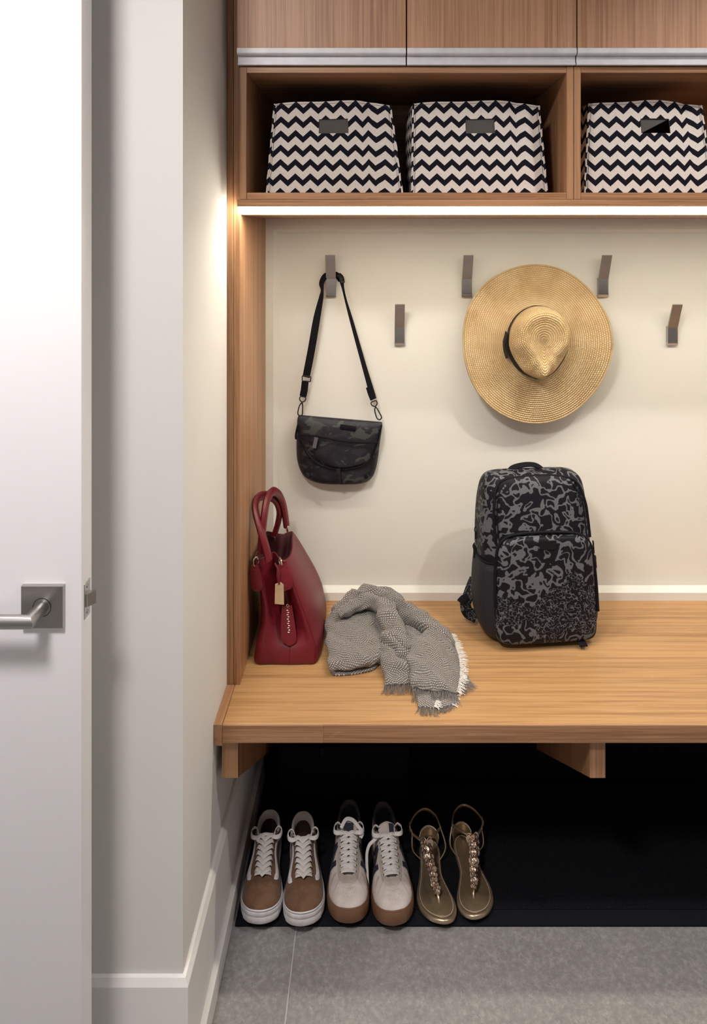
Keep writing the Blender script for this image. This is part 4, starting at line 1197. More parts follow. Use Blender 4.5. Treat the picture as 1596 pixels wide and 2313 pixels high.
# middle strand
gC = cloth([
 [(862, 1458, .002), (864, 1438, .040), (888, 1426, .056), (914, 1436, .048), (932, 1450, .024)],
 [(858, 1490, .002), (860, 1468, .034), (886, 1462, .040), (910, 1478, .024), (936, 1480, .012)],
 [(866, 1520, .002), (866, 1500, .026), (890, 1490, .034), (914, 1500, .030), (940, 1505, .012)],
 [(870, 1540, .002), (872, 1528, .014), (895, 1520, .020), (918, 1524, .018), (938, 1528, .008)],
 [(868, 1550, .002), (874, 1548, .005), (898, 1546, .007), (920, 1545, .006), (936, 1542, .004)]], 7, 7, 0.001, (0.3, 0))
# right strand
gD = cloth([
 [(922, 1475, .010), (926, 1455, .040), (950, 1432, .056), (980, 1424, .052), (1004, 1428, .030), (1014, 1440, .003)],
 [(922, 1510, .008), (924, 1486, .038), (955, 1466, .050), (990, 1458, .046), (1020, 1464, .026), (1034, 1480, .003)],
 [(930, 1545, .006), (930, 1518, .032), (960, 1504, .040), (995, 1498, .036), (1026, 1506, .020), (1040, 1520, .003)],
 [(934, 1562, .006), (934, 1542, .024), (965, 1536, .030), (1000, 1536, .028), (1026, 1542, .016), (1036, 1552, .003)],
 [(934, 1560, .012), (938, 1554, .016), (966, 1556, .018), (1000, 1562, .018), (1022, 1566, .012), (1032, 1568, .004)]], 7, 7, 0.001, (0.5, 0.1))
gE = cloth([
 [(940, 1556, .006), (962, 1556, .010), (985, 1558, .007), (1005, 1558, .009), (1026, 1552, .005)],
 [(942, 1576, .005), (962, 1576, .009), (984, 1580, .005), (1004, 1578, .008), (1024, 1572, .004)],
 [(944, 1597, .003), (962, 1598, .005), (980, 1600, .003), (1002, 1598, .005), (1020, 1592, .003)]], 7, 6, 0.0004, (0.7, 0.3))
gF = cloth([
 [(1026, 1500, .004), (1036, 1504, .008), (1046, 1512, .004)],
 [(1024, 1535, .004), (1040, 1530, .009), (1056, 1530, .004)],
 [(1026, 1556, .003), (1044, 1550, .005), (1062, 1540, .003)]], 7, 6, 0.0004, (0.9, 0.3))
def fringe(edge, outdir, length, mat, step=0.0022, rr=0.00055, jit=0.35, lay=2, zmin=0.0):
    """edge: list of world points; strands hang outwards and settle on the bench"""
    acc = []
    L = [0]
    for a, b in zip(edge, edge[1:]): L.append(L[-1] + (b - a).length)
    n = max(2, int(L[-1] / step))
    for l in range(lay):
        for k in range(n + 1):
            s = L[-1] * (k + rs_.uniform(-.3, .3)) / n; s = min(max(s, 0), L[-1])
            i = max(j for j in range(len(L)) if L[j] <= s + 1e-9); i = min(i, len(edge) - 2)
            t = (s - L[i]) / max(1e-9, L[i + 1] - L[i])
            p = edge[i].lerp(edge[i + 1], t)
            d = Vector(outdir[0]).lerp(Vector(outdir[1]), s / L[-1]).normalized()
            side = Vector((-d.y, d.x, 0)) * rs_.uniform(-jit, jit)
            ln = length * rs_.uniform(0.75, 1.12)
            pts = []
            for m_ in range(5):
                u = m_ / 4
                q = p + d * ln * u + side * ln * u * u + Vector((rs_.uniform(-1, 1), rs_.uniform(-1, 1), 0)) * 0.0006
                base_z = ZB + 0.0009 + zmin + l * 0.0012 + rs_.uniform(0, 0.0012)
                q.z = base_z + max(0, p.z - base_z) * (1 - u) ** 1.6 + 0.002 * math.sin(math.pi * u) * rs_.uniform(0.2, 1)
                pts.append(q)
            acc.append(sweep_geo(pts, circ(rr, 3), scale=[1, 1, 1, 0.9, 0.5]))
    o = mk('fringe', *join_geo(acc), mat, sc, None, recalc=False)
    o['kind'] = 'stuff'
    return o
fringe(gC[-1], ((-0.15, -1, 0), (0.1, -1, 0)), 0.030, M_FRG)
fringe(gD[-1], ((-0.1, -1, 0), (0.1, -1, 0)), 0.032, M_FRG)
fringe(gE[-1][:len(gE[-1]) // 2 + 2], ((-0.1, -1, 0), (0.1, -1, 0)), 0.026, M_FRG)
fringe(gE[-1][len(gE[-1]) // 2 + 2:], ((-0.1, -1, 0), (0.1, -1, 0)), 0.016, M_FRG)
fringe(gF[-1], ((0.2, -1, 0), (0.7, -1, 0)), 0.024, M_FRG)
fringe([r[-2] for r in gD], ((1, 0.2, 0), (0.8, -0.9, 0)), 0.019, M_FRW, zmin=0.009, rr=0.0006, step=0.0030, jit=0.5)
fringe([r[len(r) // 2] for r in gE], ((1, -0.4, 0), (1, -0.8, 0)), 0.016, M_FRW, lay=1, zmin=0.005, rr=0.0008)
fringe([r[-1] for r in gE], ((1, -0.2, 0), (1, -0.6, 0)), 0.014, M_FRW, lay=1, rr=0.0008)
# ------------------------------------------------------------------ shoes
def suede(name, c0, c1, sc_=30, b=0.3):
    m = NT(name); v = m.coord('Object')
    a = m.noise(v, sc_, 4.0, 0.65); n = m.noise(v, 800, 2.0)
    m.base(m.ramp(a, [(0.32, c0), (0.68, c1)])).set(rough=0.9, spec=0.15, sheen=0.15)
    m.bump(n, b, 0.0005); return m.m
M_BROWN = suede('brown_suede', (0.125, 0.066, 0.039), (0.205, 0.115, 0.069))
M_OFFW = suede('off_white_suede', (0.54, 0.47, 0.44), (0.72, 0.65, 0.62), 24, 0.2)
M_OFFW2 = suede('pale_grey_suede', (0.42, 0.37, 0.33), (0.54, 0.48, 0.43), 40, 0.2)
M_WSOLE = suede('worn_white_rubber', (0.56, 0.53, 0.56), (0.76, 0.73, 0.75), 35, 0.1)
M_WLEA = plain('white_leather', (0.80, 0.79, 0.82), 0.45)
M_GUM = plain('brown_gum_rubber', (0.20, 0.098, 0.052), 0.45, var=0.08)
M_LACE = plain('white_lace', (0.78, 0.75, 0.74), 0.85, var=0.08, nscale=900, bump=0.3, bscale=1500)
M_LINE = plain('grey_collar_lining', (0.58, 0.54, 0.55), 0.9)
M_NAVY = plain('navy_textile', (0.018, 0.022, 0.042), 0.8)
M_CHAR = plain('charcoal_collar', (0.058, 0.052, 0.058), 0.85)
M_INSB = plain('dark_brown_insole', (0.045, 0.024, 0.016), 0.9)
M_DKIN = plain('navy_insole', (0.012, 0.018, 0.036), 0.9)
OUT = [(0.02, -.38), (.06, -.64), (.13, -.87), (.22, -1.0), (.34, -1.0), (.50, -.88), (.65, -.76), (.80, -.72), (.92, -.60), (.98, -.34)]
INN = [(0.02, .46), (.06, .72), (.13, .92), (.22, 1.0), (.32, .97), (.50, .74), (.65, .66), (.80, .67), (.92, .58), (.98, .34)]
def shoe(name, label, group, loc, rotz, m, L, W, style):
    """toe at local y=0 pointing to -y, heel at y=L; m=+1: inner side is +x"""
    vans = style == 'brown'
    rt = empty(name, loc, label, 'shoe', group, rotz=rotz, local=True)
    hs = 0.026 if vans else 0.030                       # sole height
    spring = lambda y: 0.017 * max(0, 1 - y / (0.34 * L)) ** 1.8
    ctl_b = [(0.08, 0.0)] + [(x, y) for y, x in OUT] + [(0.0, 1.0)] + [(x, y) for y, x in reversed(INN)]
    if vans:
        t_out = [(-.05, .302, .057), (-.12, .306, .0575), (-.18, .318, .0585), (-.24, .345, .061), (-.27, .42, .068), (-.30, .52, .078), (-.42, .625, .085), (-.61, .74, .068), (-.57, .90, .069), (-.32, .972, .073)]
        t_toe, t_heel = (0.0, .300, .0565), (0.0, .988, .074)
    else:
        t_out = [(-.08, .272, .058), (-.18, .277, .0585), (-.27, .292, .060), (-.33, .33, .063), (-.36, .40, .070), (-.40, .50, .081), (-.46, .605, .089), (-.60, .73, .071), (-.56, .89, .074), (-.32, .970, .081)]
        t_toe, t_heel = (0.0, .270, .0575), (0.0, .990, .084)
    ctl_t = [t_toe] + t_out + [t_heel] + [(-x, y, z) for x, y, z in reversed(t_out)]
    SB = 6
    B = smooth_path([(x * W * m, y * L, 0) for x, y in ctl_b], SB, True)
    T = smooth_path([(x * W * m, y * L, z) for x, y, z in ctl_t], SB, True)
    n = len(B)
    K = 12
    def ups(i, k, off=0.0):
        """surface of the upper: i index round the outline (float), k 0..1 from sole to opening"""
        i0 = int(math.floor(i)) % n; i1 = (i0 + 1) % n; f = i - math.floor(i)
        b = B[i0].lerp(B[i1], f); t = T[i0].lerp(T[i1], f)
        inw = 0.965
        b = Vector((b.x * inw, L / 2 + (b.y - L / 2) * 0.985, hs - 0.004 + spring(b.y)))
        dz = t.z - b.z
        d = Vector((b.x - t.x, b.y - t.y, 0))
        p1 = b + Vector((0, 0, min(0.55 * dz, 0.021 if b.y < 0.3 * L else 0.03)))
        p2 = t + d * 0.52; p2.z = t.z - (0.10 if d.length > 0.05 else 0.28) * dz
        q = b * (1 - k) ** 3 + p1 * 3 * k * (1 - k) ** 2 + p2 * 3 * k * k * (1 - k) + t * k ** 3
        return q
    def upn(i, k, off):
        p = ups(i, k); a = ups(i + 0.5, k) - ups(i - 0.5, k); c = ups(i, min(1, k + 0.03)) - ups(i, max(0, k - 0.03))
        nn = a.cross(c)
        nn = nn.normalized() if nn.length > 1e-12 else Vector((0, 0, 1))
        ctr_ = Vector((0, p.y, 0.03))
        if nn.dot(p - ctr_) < 0: nn = -nn
        return p + nn * off
    vs = [ups(i, k / K) for k in range(K + 1) for i in range(n)]
    mk('upper', vs, grid_faces(n, K + 1, wrap=True), M_BROWN if vans else M_OFFW, rt, 70)
    # sole
    rings_ = []
    prof = [(0.90, 0.0, 0.0), (0.985, 0.0, 0.0), (1.02, 0.004, 0.6), (1.035, hs * 0.5, 1), (1.03, hs - 0.003, 1), (1.005, hs, 1), (0.93, hs + 0.0, 1)]
    def sole_ring(s, z):
        return [Vector((b.x * s, L / 2 + (b.y - L / 2) * (1 + (s - 1) * 0.5), z + spring(b.y))) for b in B]
    vs = []
    for s, z, _ in prof: vs += sole_ring(s, z)
    fs = grid_faces(n, len(prof), wrap=True) + [tuple(range(n - 1, -1, -1)), tuple((len(prof) - 1) * n + k for k in range(n))]
    so = mk('sole', vs, fs, M_WSOLE if vans else M_GUM, rt, 50)
    def band(nm, z0, z1, s, mat, par, i0=None, i1=None):
        idx = list(range(n)) if i0 is None else [k % n for k in range(i0, i1)]
        vs = []
        for z, ss in ((z0, s - 0.02), (z0 + 0.0012, s), (z1 - 0.0012, s), (z1, s - 0.02)):
            r_ = sole_ring(ss, z); vs += [r_[k] for k in idx]
        return mk(nm, vs, grid_faces(len(idx), 4, wrap=i0 is None), mat, par, 50)
    if vans:
        band('foxing_band', hs - 0.009, hs + 0.0015, 1.042, M_WSOLE, so)
        band('toe_bumper', 0.003, hs - 0.0085, 1.05, M_WSOLE, so, -16, 17)
        band('foxing_edge', hs + 0.001, hs + 0.0052, 1.01, M_WLEA, so)
    else:
        band('sole_edge', hs - 0.006, hs + 0.003, 1.012, M_GUM, so)
    # lining and insole
    i_a, i_b = 7 * SB - 2, (len(ctl_b) - 7) * SB + 2     # collar range of the outline
    idx = list(range(i_a, i_b + 1))
    cy = 0.80 * L
    vs = []
    for sh, dz in ((0, -0.0006), (0.0022, 0.0016), (0.0050, 0.0002), (0.0070, -0.006), (0.0078, -0.012), (0.008, -0.018)) if vans else ((0, -0.0006), (0.0022, 0.0016), (0.0050, 0.0002), (0.0075, -0.008), (0.0085, -0.024), (0.007, -0.045)):
        for k in idx:
            t = T[k]; ii = Vector((-t.x, (cy - t.y) * 0.8, 0)); ii = ii.normalized() if ii.length > 1e-6 else Vector((0, -1, 0))
            q = t + ii * sh + Vector((0, 0, dz)); q.z = max(q.z, hs + 0.002)
            vs.append(q)
    mk('collar_lining', vs, grid_faces(len(idx), 6), M_LINE if vans else M_CHAR, rt, 70)
    ins_ = [Vector((b.x * 0.80, L / 2 + (b.y - L / 2) * 0.93, hs + 0.003)) for b in B]
    mk('insole', ins_, [tuple(range(n))], M_INSB if vans else M_DKIN, rt, None)
    if True:
        vs = []
        for sh, dz in (((0.0085, -0.016), (0.009, -0.03), (0.009, -0.058)) if vans else ((0.0078, -0.007), (0.010, -0.03), (0.009, -0.058))):
            for k in idx:
                t = T[k]; ii = Vector((-t.x, (cy - t.y) * 0.8, 0)).normalized()
                q = t + ii * sh + Vector((0, 0, dz)); q.z = max(q.z, hs + 0.002); vs.append(q)
        mk('heel_lining', vs, grid_faces(len(idx), 3), M_INSB if vans else M_NAVY, rt, 70)
    # tongue
    rows = []
    for (y, z, w) in (((.30, .049, .28), (.40, .058, .30), (.51, .070, .33), (.59, .077, .36), (.63, .075, .36)) if vans else ((.275, .051, .36), (.385, .062, .40), (.50, .076, .44), (.59, .089, .47), (.65, .100, .40), (.665, .101, .28))):
        rows.append([Vector((s * w * W, y * L, z - 0.006 * s * s + (0.0 if vans else 0.002))) for s in (-1, -.5, 0, .5, 1)])
    g_ = patch_pts(rows, 4, 5)
    to = mk('tongue', [p for r_ in g_ for p in r_], grid_faces(len(g_[0]), len(g_)), M_BROWN if vans else M_OFFW, rt, 70)
    md = to.modifiers.new('thickness', 'SOLIDIFY'); md.thickness = 0.004; md.offset = -1
    # laces
    cs = 1
    if vans:
        for r_ in range(7):
            f = r_ / 6
            y = (0.325 + 0.265 * f) * L; z = 0.0612 + 0.0235 * f ** 1.1
            for s in (-1, 1):
                a = Vector((s * 0.40 * W, y + 0.004, z + 0.0005)); b = Vector((s * 0.34 * W, y + 0.002, z + 0.005)); c = Vector((s * 0.15 * W, y - 0.005, z + 0.0065)); d = Vector((-s * 0.06 * W, y - 0.012, z + 0.003 + (0.0012 if s > 0 else 0)))
                ribbon('lace', [a, b, c, d], 0.0088, 0.0016, M_LACE, rt, up=[Vector((s * 0.8, 0, 1)), Vector((s * 0.4, -0.2, 1)), Vector((0, -0.3, 1)), Vector((0, -0.4, 1))], sub=3)
        ribbon('lace', [Vector((-0.40 * W, 0.318 * L, .059)), Vector((-0.2 * W, 0.302 * L, .0655)), Vector((0.2 * W, 0.302 * L, .0655)), Vector((0.40 * W, 0.318 * L, .059))], 0.0085, 0.0016, M_LACE, rt, up=(0, -0.35, 1), sub=4)
        for s in (-1, 1):
            e = Vector((s * 0.42 * W, 0.605 * L, .0865))
            ribbon('lace_loop', [e + Vector(v) for v in ((-s * 0.004, -0.004, 0.002), (s * 0.006, -0.008, 0.0025), (s * 0.015, -0.001, 0.001), (s * 0.017, 0.014, 0.002), (s * 0.009, 0.020, 0.004), (s * 0.002, 0.014, 0.002), (s * 0.0, 0.006, -0.004))], 0.0085, 0.0015, M_LACE, rt, up=[Vector(v) for v in ((0, -.3, 1), (s * .2, -.5, .8), (s, -.5, .4), (s, .3, .3), (0, 1, .4), (-s, .3, .4), (-s, 0, .4))], sub=5)
        if m > 0:
            ribbon('lace', [Vector(v) for v in ((0.36 * W, 0.60 * L, .088), (0.0, 0.595 * L, .0925), (-0.30 * W, 0.575 * L, .0925), (-0.42 * W, 0.54 * L, .086))], 0.007, 0.0015, M_LACE, rt, up=(0, -0.3, 1), sub=4)
        else:
            ribbon('lace', [Vector(v) for v in ((0.36 * W, 0.605 * L, .087), (0.0, 0.615 * L, .085), (-0.36 * W, 0.605 * L, .087))], 0.004, 0.0015, M_LACE, rt, up=(0, -0.3, 1), sub=4)
        # side stripe: horizontal from the heel, then hooks down at the front
        for s in (0, 1):
            kk = [(9.4, .50), (8.6, .52), (7.8, .56), (7.1, .62), (6.5, .64), (6.0, .62), (5.5, .58), (5.0, .56), (4.62, .575), (4.4, .62), (4.25, .69)]
            def path_i(i): return (i * SB) if s == 0 else (n - i * SB)
            pts = [upn(path_i(i), k, 0.0010) for i, k in kk]
            nr = [(upn(path_i(i), k, 0.01) - ups(path_i(i), k)).normalized() for i, k in kk]
            wd = [0.5, 0.6, 0.65, 0.65, 0.62, 0.62, 0.7, 0.8, 0.95, 1.0, 0.95]
            ribbon('side_stripe', pts, 0.0112, 0.0014, M_WLEA, rt, up=nr, sub=5, scale=wd)
        # eyestay edge seam
        idx2 = [(3.2, .62), (3.6, .80), (4.3, .88), (5.2, .90), (6.2, .93)]
        for s in (0, 1):
            tube('eyestay_seam', [upn(i * SB if s == 0 else n - i * SB, k, 0.0002) for i, k in ((3.7, .84), (4.4, .86), (5.2, .86), (6.0, .84))], 0.0007, M_INSB, rt, 5, 4)
    else:
        for r_ in range(7):
            f = r_ / 6.0
            y0, y1 = (0.293 + 0.262 * f) * L, (0.293 + 0.262 * (f + 1 / 6)) * L
            z = 0.0628 + 0.029 * f ** 1.1
            z1 = 0.0628 + 0.029 * min(1.15, f + 1 / 6) ** 1.1
            w0, w1 = (0.36 + 0.06 * f) * W, (0.36 + 0.06 * (f + 1 / 6)) * W
            if r_ == 0:
                ribbon('lace', [Vector((-w0, y0, z)), Vector((-w0 * .5, y0 - 0.002, z + .005)), Vector((w0 * .5, y0 - 0.002, z + .005)), Vector((w0, y0, z))], 0.0082, 0.0016, M_LACE, rt, up=(0, -.3, 1), sub=4)
            for s in ((-1, 1) if r_ < 6 else ()):
                ribbon('lace', [Vector((s * w0, y0 + 0.002, z)), Vector((s * w0 * .5, (y0 * .75 + y1 * .25), z + 0.0065 + 0.0006 * s)), Vector((-s * w1 * .4, (y0 * .3 + y1 * .7), z1 + 0.0062 - 0.0006 * s)), Vector((-s * w1, y1, z1))], 0.0078, 0.0016, M_LACE, rt, up=(0, -.35, 1), sub=4)
        for s in (-1, 1):
            e = Vector((s * 0.44 * W, 0.57 * L, .0935))
            ribbon('lace_loop', [e + Vector(v) for v in ((-s * 0.004, -0.003, 0.002), (s * 0.006, -0.007, 0.003), (s * 0.014, -0.001, 0.002), (s * 0.014, 0.012, 0.004), (s * 0.006, 0.019, 0.006), (s * -0.002, 0.014, 0.004))], 0.0085, 0.0016, M_LACE, rt, up=[Vector(v) for v in ((0, -.3, 1), (s * .2, -.6, .7), (s, -.5, .4), (s, .3, .3), (0, 1, .4), (-s, .3, .4))], sub=5)
        if m > 0:
            ribbon('lace', [Vector(v) for v in ((-0.40 * W, 0.59 * L, .098), (-0.15 * W, 0.635 * L, .109), (0.2 * W, 0.63 * L, .108), (0.50 * W, 0.595 * L, .099), (0.70 * W, 0.57 * L, .091), (0.60 * W, 0.54 * L, .085))], 0.008, 0.0016, M_LACE, rt, up=(0, -0.9, 0.6), sub=5)
        else:
            ribbon('lace', [Vector(v) for v in ((-0.44 * W, 0.56 * L, .093), (-0.74 * W, 0.55 * L, .084), (-0.97 * W, 0.54 * L, .076), (-1.10 * W, 0.52 * L, .058), (-1.12 * W, 0.44 * L, .033), (-1.14 * W, 0.34 * L, .018))], 0.007, 0.0016, M_LACE, rt, up=(-0.5, -0.8, 0.5), sub=5)
        # eyestay overlay: U-shaped pale panel round the throat
        g_ = []
        span = [n - 5.6 * SB + k * (11.2 * SB) / 60 for k in range(61)]
        for kf in (0.985, 0.93, 0.86, 0.80):
            row_ = []
            for i in span:
                a = abs(((i + n / 2) % n) - n / 2) / SB
                k = 1 - (1 - kf) * (1.0 if a > 2.5 else 0.80 + 0.08 * a)
                row_.append(upn(i % n, k, 0.0014 if kf not in (0.80,) else 0.0002))
            g_.append(row_)
        mk('eyestay', [p for r_ in g_ for p in r_], grid_faces(len(span), 4), M_OFFW2, rt, 70)
        # side emblem: navy slanted block letter and side panel stripe
        for s in (0, 1):
            def pi_(i): return (i * SB) if s == 0 else (n - i * SB)
            for strokes, wd in ((((6.5, .30), (6.35, .5), (6.2, .76)), 0.0115), (((6.2, .74), (5.9, .52), (5.35, .30)), 0.0125), (((5.35, .28), (5.25, .5), (5.1, .72)), 0.0115)):
                pts = [upn(pi_(i), k, 0.0018) for i, k in strokes]
                nr = [(upn(pi_(i), k, 0.01) - ups(pi_(i), k)).normalized() for i, k in strokes]
                ribbon('side_emblem', pts, wd, 0.0014, M_NAVY, rt, up=nr, sub=5)
            pts = [upn(pi_(i), k, 0.0012) for i, k in ((3.7, .30), (4.0, .45), (4.2, .58), (4.3, .70))]
            nr = [(upn(pi_(i), k, 0.01) - ups(pi_(i), k)).normalized() for i, k in ((3.7, .30), (4.0, .45), (4.2, .58), (4.3, .70))]
            ribbon('side_stripe', pts, 0.004, 0.0012, M_OFFW2, rt, up=nr, sub=4)
        # perforations on the toe
        holes = []
        for r_, (kk, cnt, sp) in enumerate(((.80, 9, 3.4), (.72, 7, 2.6), (.60, 5, 1.9), (.52, 4, 1.4))):
            for q in range(cnt):
                i = -sp * SB * 0.5 + sp * SB * q / (cnt - 1)
                p = upn(i % n, kk, 0.0002); p2 = upn(i % n, kk, 0.001)
                holes.append(cyl_geo(p, p2 - p, 0.0009, 0.0002, 8))
        mk('toe_perforations', *join_geo(holes), M_OFFW2, rt, 40)
        if m < 0:
            vs = [Vector((x * W, y * L, z)) for x, y, z in ((.10, .555, .0915), (.30, .555, .0905), (.34, .63, .1020), (.10, .635, .1040))]
            mk('tongue_label', vs + [v + Vector((0, 0, .0008)) for v in vs], [(0, 1, 2, 3), (7, 6, 5, 4), (0, 4, 5, 1), (1, 5, 6, 2), (2, 6, 7, 3), (3, 7, 4, 0)], M_NAVY, rt, None)
        else:
            vs = [Vector((x * W, y * L, z)) for x, y, z in ((-.26, .57, .0935), (.22, .57, .0935), (.22, .625, .1022), (-.26, .625, .1022))]
            mk('tongue_label', vs + [v + Vector((0, 0, .0008)) for v in vs], [(0, 1, 2, 3), (7, 6, 5, 4), (0, 4, 5, 1), (1, 5, 6, 2), (2, 6, 7, 3), (3, 7, 4, 0)], M_NAVY, rt, None)
    # eyelets
    for r_ in range(6 if vans else 7):
        f = r_ / 6
        for s in (-1, 1):
            if vans: continue
            cyl('eyelet', (s * (0.37 + 0.06 * f) * W, (0.293 + 0.262 * f) * L, 0.0620 + 0.029 * f ** 1.1), (s * 0.3, -.2, 1), 0.0017, 0.0012, M_NAVY, rt, 10)
    return rt
ZM = 0.0065
def place(px_toe, px_heel, y_toe, L):
    xt = X(px_toe, y_toe + 0.045); xh = X(px_heel, y_toe + L)
    ang = math.atan2(-(xh - xt), L - 0.045)
    return (xt - (xh - xt) * 0.045 / L, y_toe, ZM), ang
l, a = place(590, 611, 1.571, 0.25)
shoe('skate_shoe', 'left brown suede sneaker with white side stripe, beside the baseboard', 'pair of brown suede sneakers', l, a, 1, 0.247, 0.0447, 'brown')
l, a = place(687, 684, 1.567, 0.25)
shoe('skate_shoe', 'right brown suede sneaker with white side stripe, next to the white pair', 'pair of brown suede sneakers', l, a, -1, 0.247, 0.0447, 'brown')
l, a = place(786, 789, 1.573, 0.262)
shoe('gum_sole_sneaker', 'left off-white sneaker with brown gum sole, next to the brown pair', 'pair of off-white sneakers', l, a, 1, 0.264, 0.0460, 'white')
l, a = place(889, 863, 1.568, 0.262)
shoe('gum_sole_sneaker', 'right off-white sneaker with brown gum sole, next to the sandals', 'pair of off-white sneakers', l, a, -1, 0.264, 0.0460, 'white')

# ------------------------------------------------------------------ gold sandals
M_GOLD = plain('bronze_metallic_leather', (0.50, 0.39, 0.27), 0.32, 0.75, var=0.08)
M_GINS = plain('bronze_footbed', (0.34, 0.25, 0.155), 0.36, 0.6, var=0.10, nscale=60)
M_ROSE = plain('rose_gold_petal', (0.80, 0.62, 0.50), 0.22, 0.95, var=0.12)
M_STI = plain('cream_stitching', (0.70, 0.60, 0.48), 0.7)
def sandal(label, loc, rotz, m, W=0.043, L=0.235):
    rt = empty('thong_sandal', loc, label, 'sandal', 'pair of gold sandals', rotz=rotz, local=True)
    ctl = [(0.28, 0.0), (-.20, .025), (-.58, .085), (-.88, .18), (-1.0, .29), (-.96, .38), (-.78, .52), (-.64, .68), (-.60, .82), (-.48, .94), (0, 1.0), (.46, .94), (.58, .82), (.52, .68), (.52, .54), (.74, .40), (.95, .28), (1.0, .17), (.88, .08), (.64, .022)]
    SB = 6
    B = smooth_path([(x * W * m, y * L, 0) for x, y in ctl], SB, True); n = len(B)
    spr = lambda y: 0.013 * max(0, 1 - y / (0.34 * L)) ** 1.8
    def ring_(s, z): return [Vector((b.x * s, L / 2 + (b.y - L / 2) * (1 + (s - 1) * 0.45), z + spr(b.y))) for b in B]
    vs = []
    prof = [(0.93, 0), (0.99, 0.001), (1.0, 0.003), (1.0, 0.0065), (0.985, 0.0082), (0.94, 0.0095), (0.885, 0.0098), (0.87, 0.0090)]
    for s, z in prof: vs += ring_(s, z)
    mk('sole', vs, grid_faces(n, len(prof), wrap=True) + [tuple(range(n - 1, -1, -1)), tuple((len(prof) - 1) * n + k for k in range(n))], M_GOLD, rt, 60)
    vs = ring_(0.868, 0.0100) + ring_(0.84, 0.0108) + ring_(0.5, 0.0104)
    mk('footbed', vs, grid_faces(n, 3, wrap=True) + [tuple(2 * n + k for k in range(n))], M_GINS, rt, 60)
    st = ring_(0.835, 0.0112)
    acc = []
    for k in range(0, n, 1):
        a, b = st[k], st[(k + 1) % n]
        if (b - a).length < 1e-5: continue
        acc.append(sweep_geo([a.lerp(b, .15), a.lerp(b, .85)], circ(0.00055, 4)))
    mk('footbed_stitching', *join_geo(acc), M_STI, rt, None, recalc=False)['kind'] = 'stuff'
    # thong post and petal covered T-strap
    tp = Vector((0.12 * W * m, 0.20 * L, 0.0108 + spr(0.2 * L)))
    spine = smooth_path([tp, tp + Vector((-0.001 * m, 0.008, 0.010)), Vector((-.02 * W * m, 0.30 * L, 0.030)), Vector((-.12 * W * m, 0.40 * L, 0.042)), Vector((-.24 * W * m, 0.50 * L, 0.052)), Vector((-.32 * W * m, 0.59 * L, 0.060)), Vector((-.30 * W * m, 0.66 * L, 0.066))], 6)
    vs, fs = sweep_geo(spine, rectp(0.005, 0.003), up=(0, -0.8, 1))
    mk('thong_strap', vs, fs, M_GOLD, rt, 50)
    rr = random.Random(label)
    def petal(c, d, s, tilt):
        d = Vector(d).normalized(); u = d.orthogonal().normalized(); w = d.cross(u)
        a0 = rr.uniform(0, 6.28); pv = []; 
        for ring_i, (r0, dz) in enumerate(((0.0, -0.25), (0.55, -0.12), (1.0, 0.12))):
            for k in range(10):
                a = a0 + 2 * math.pi * k / 10
                rad = r0 * s * (1 + 0.18 * math.cos(a - a0))
                pv.append(c + (u * math.cos(a) + w * math.sin(a)) * rad + d * dz * s)
        o = mk('petal', pv, grid_faces(10, 3, wrap=True), M_ROSE, rt, 60)
        md = o.modifiers.new('thickness', 'SOLIDIFY'); md.thickness = 0.0008
    for q_, k in enumerate(range(9, len(spine) - 1, 2)):
        f = (k - 9) / (len(spine) - 10)
        r0 = 0.0044 + 0.0036 * f
        for s in (-1, 1):
            c = spine[k] + Vector((s * (0.0042 + 0.0045 * f) + rr.uniform(-.0012, .0012), rr.uniform(-.002, .002), 0.0030 + rr.uniform(0, .002)))
            petal(c, (s * rr.uniform(0.5, 1.3), -0.8 + rr.uniform(-.7, .5), 0.7), r0 * rr.uniform(0.85, 1.2), 0)
        if q_ % 2 == 0: petal(spine[k] + Vector((rr.uniform(-.002, .002), 0, 0.0055)), (rr.uniform(-.7, .7), -0.8, 0.9), r0 * 0.95, 0)
    top_ = spine[-1]
    # ankle straps
    so_, si = Vector((-.60 * W * m, 0.72 * L, 0.0095)), Vector((.52 * W * m, 0.70 * L, 0.0095))
    lo_, li = Vector((-1.02 * W * m, 0.80 * L, 0.058)), Vector((0.62 * W * m, 0.86 * L, 0.060))
    def rib(name_, pts, w=0.006, up=(0, -0.6, 1), mt=M_GOLD): return ribbon(name_, pts, w, 0.0024, mt, rt, up=up, sub=6)
    rib('side_strap', [so_ + Vector((0.004 * m, 0, -0.001)), so_.lerp(lo_, .45) + Vector((-0.010 * m, -0.006, 0)), lo_], 0.0045, (-m, -0.5, 0.3))
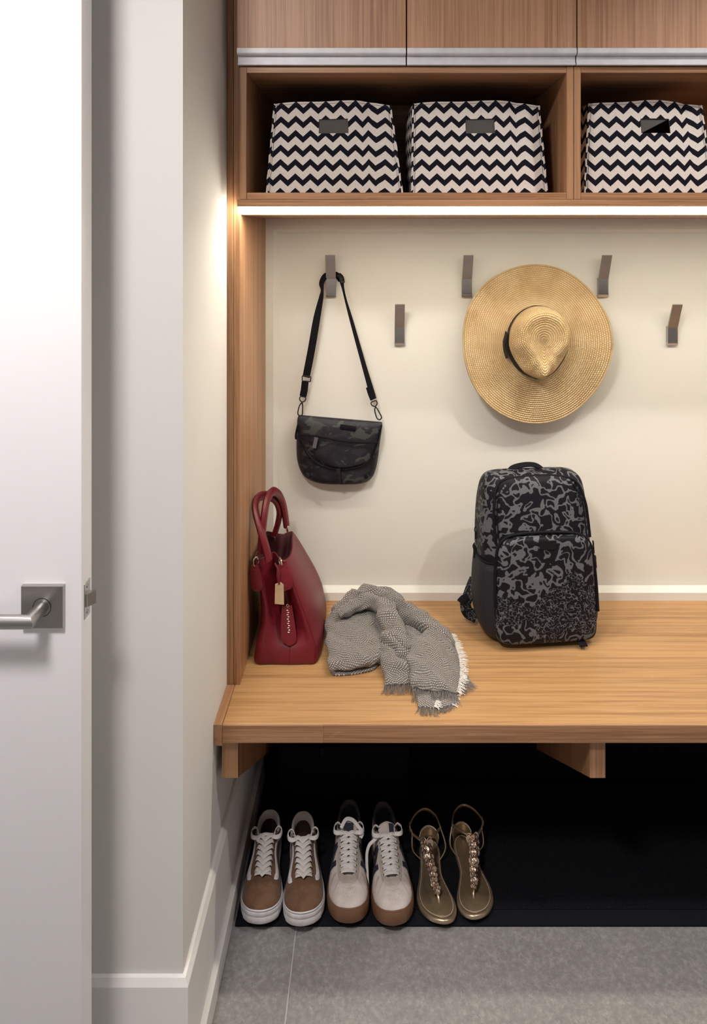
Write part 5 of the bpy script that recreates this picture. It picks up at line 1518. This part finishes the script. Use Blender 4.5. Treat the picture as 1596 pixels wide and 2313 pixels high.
    rib('side_strap', [si + Vector((-0.004 * m, 0, -0.001)), si.lerp(li, .45) + Vector((0.012 * m, -0.004, 0)), li], 0.0045, (m, -0.5, 0.3))
    rib('instep_strap', [lo_, lo_.lerp(top_, .5) + Vector((0, -0.010, 0.004)), top_], 0.0055)
    rib('instep_strap', [li, li.lerp(top_, .5) + Vector((0, -0.008, 0.004)), top_], 0.0055)
    ab = [lo_, lo_ + Vector((-0.004 * m, 0.016, 0.008)), Vector((-.72 * W * m, 0.97 * L, 0.074)), Vector((-.15 * W * m, 1.02 * L, 0.076)), Vector((.40 * W * m, 0.97 * L, 0.068)), li]
    rib('ankle_strap', ab, 0.0085, [Vector(v) for v in ((-m, 0, .2), (-m, .3, .2), (-.5 * m, .8, .3), (0, 1, .3), (.7 * m, .7, .2), (m, .2, .2))])
    bc = lo_ + Vector((-0.003 * m, 0.012, 0.007))
    frame_ring('buckle', [bc + Vector((-0.002 * m, a, b)) for a, b in ((-.007, -.006), (0, -.0065), (.007, -.006), (.0075, 0), (.007, .006), (0, .0065), (-.007, .006), (-.0075, 0))], 0.0012, M_GOLD, rt)
    for c in (lo_, li): frame_ring('strap_ring', [c + Vector((0, .004 * math.cos(k), .004 * math.sin(k))) for k in [j * math.pi / 4 for j in range(8)]], 0.0012, M_GOLD, rt)
    hv = []
    for j in range(5):
        for i in range(13):
            a = math.pi * i / 12; z = 0.0095 + 0.030 * j / 4
            hv.append(Vector((math.cos(a) * W * (0.50 + 0.02 * j), (0.90 + 0.085 * math.sin(a)) * L, z * (0.55 + 0.45 * math.sin(a)) + 0.004)))
    o = mk('heel_cup', hv, grid_faces(13, 5), M_GOLD, rt, 70)
    md = o.modifiers.new('thickness', 'SOLIDIFY'); md.thickness = 0.0018
    return rt
xt, xh = X(990, 1.60), X(968, 1.80)
sandal('left gold thong sandal with petal strap, next to the white sneakers', (xt, 1.574, ZM), math.atan2(-(xh - xt), 0.21), 1)
xt, xh = X(1083, 1.60), X(1043, 1.80)
sandal('right gold thong sandal with petal strap, at the end of the shoe row', (xt, 1.586, ZM), math.atan2(-(xh - xt), 0.21), -1)
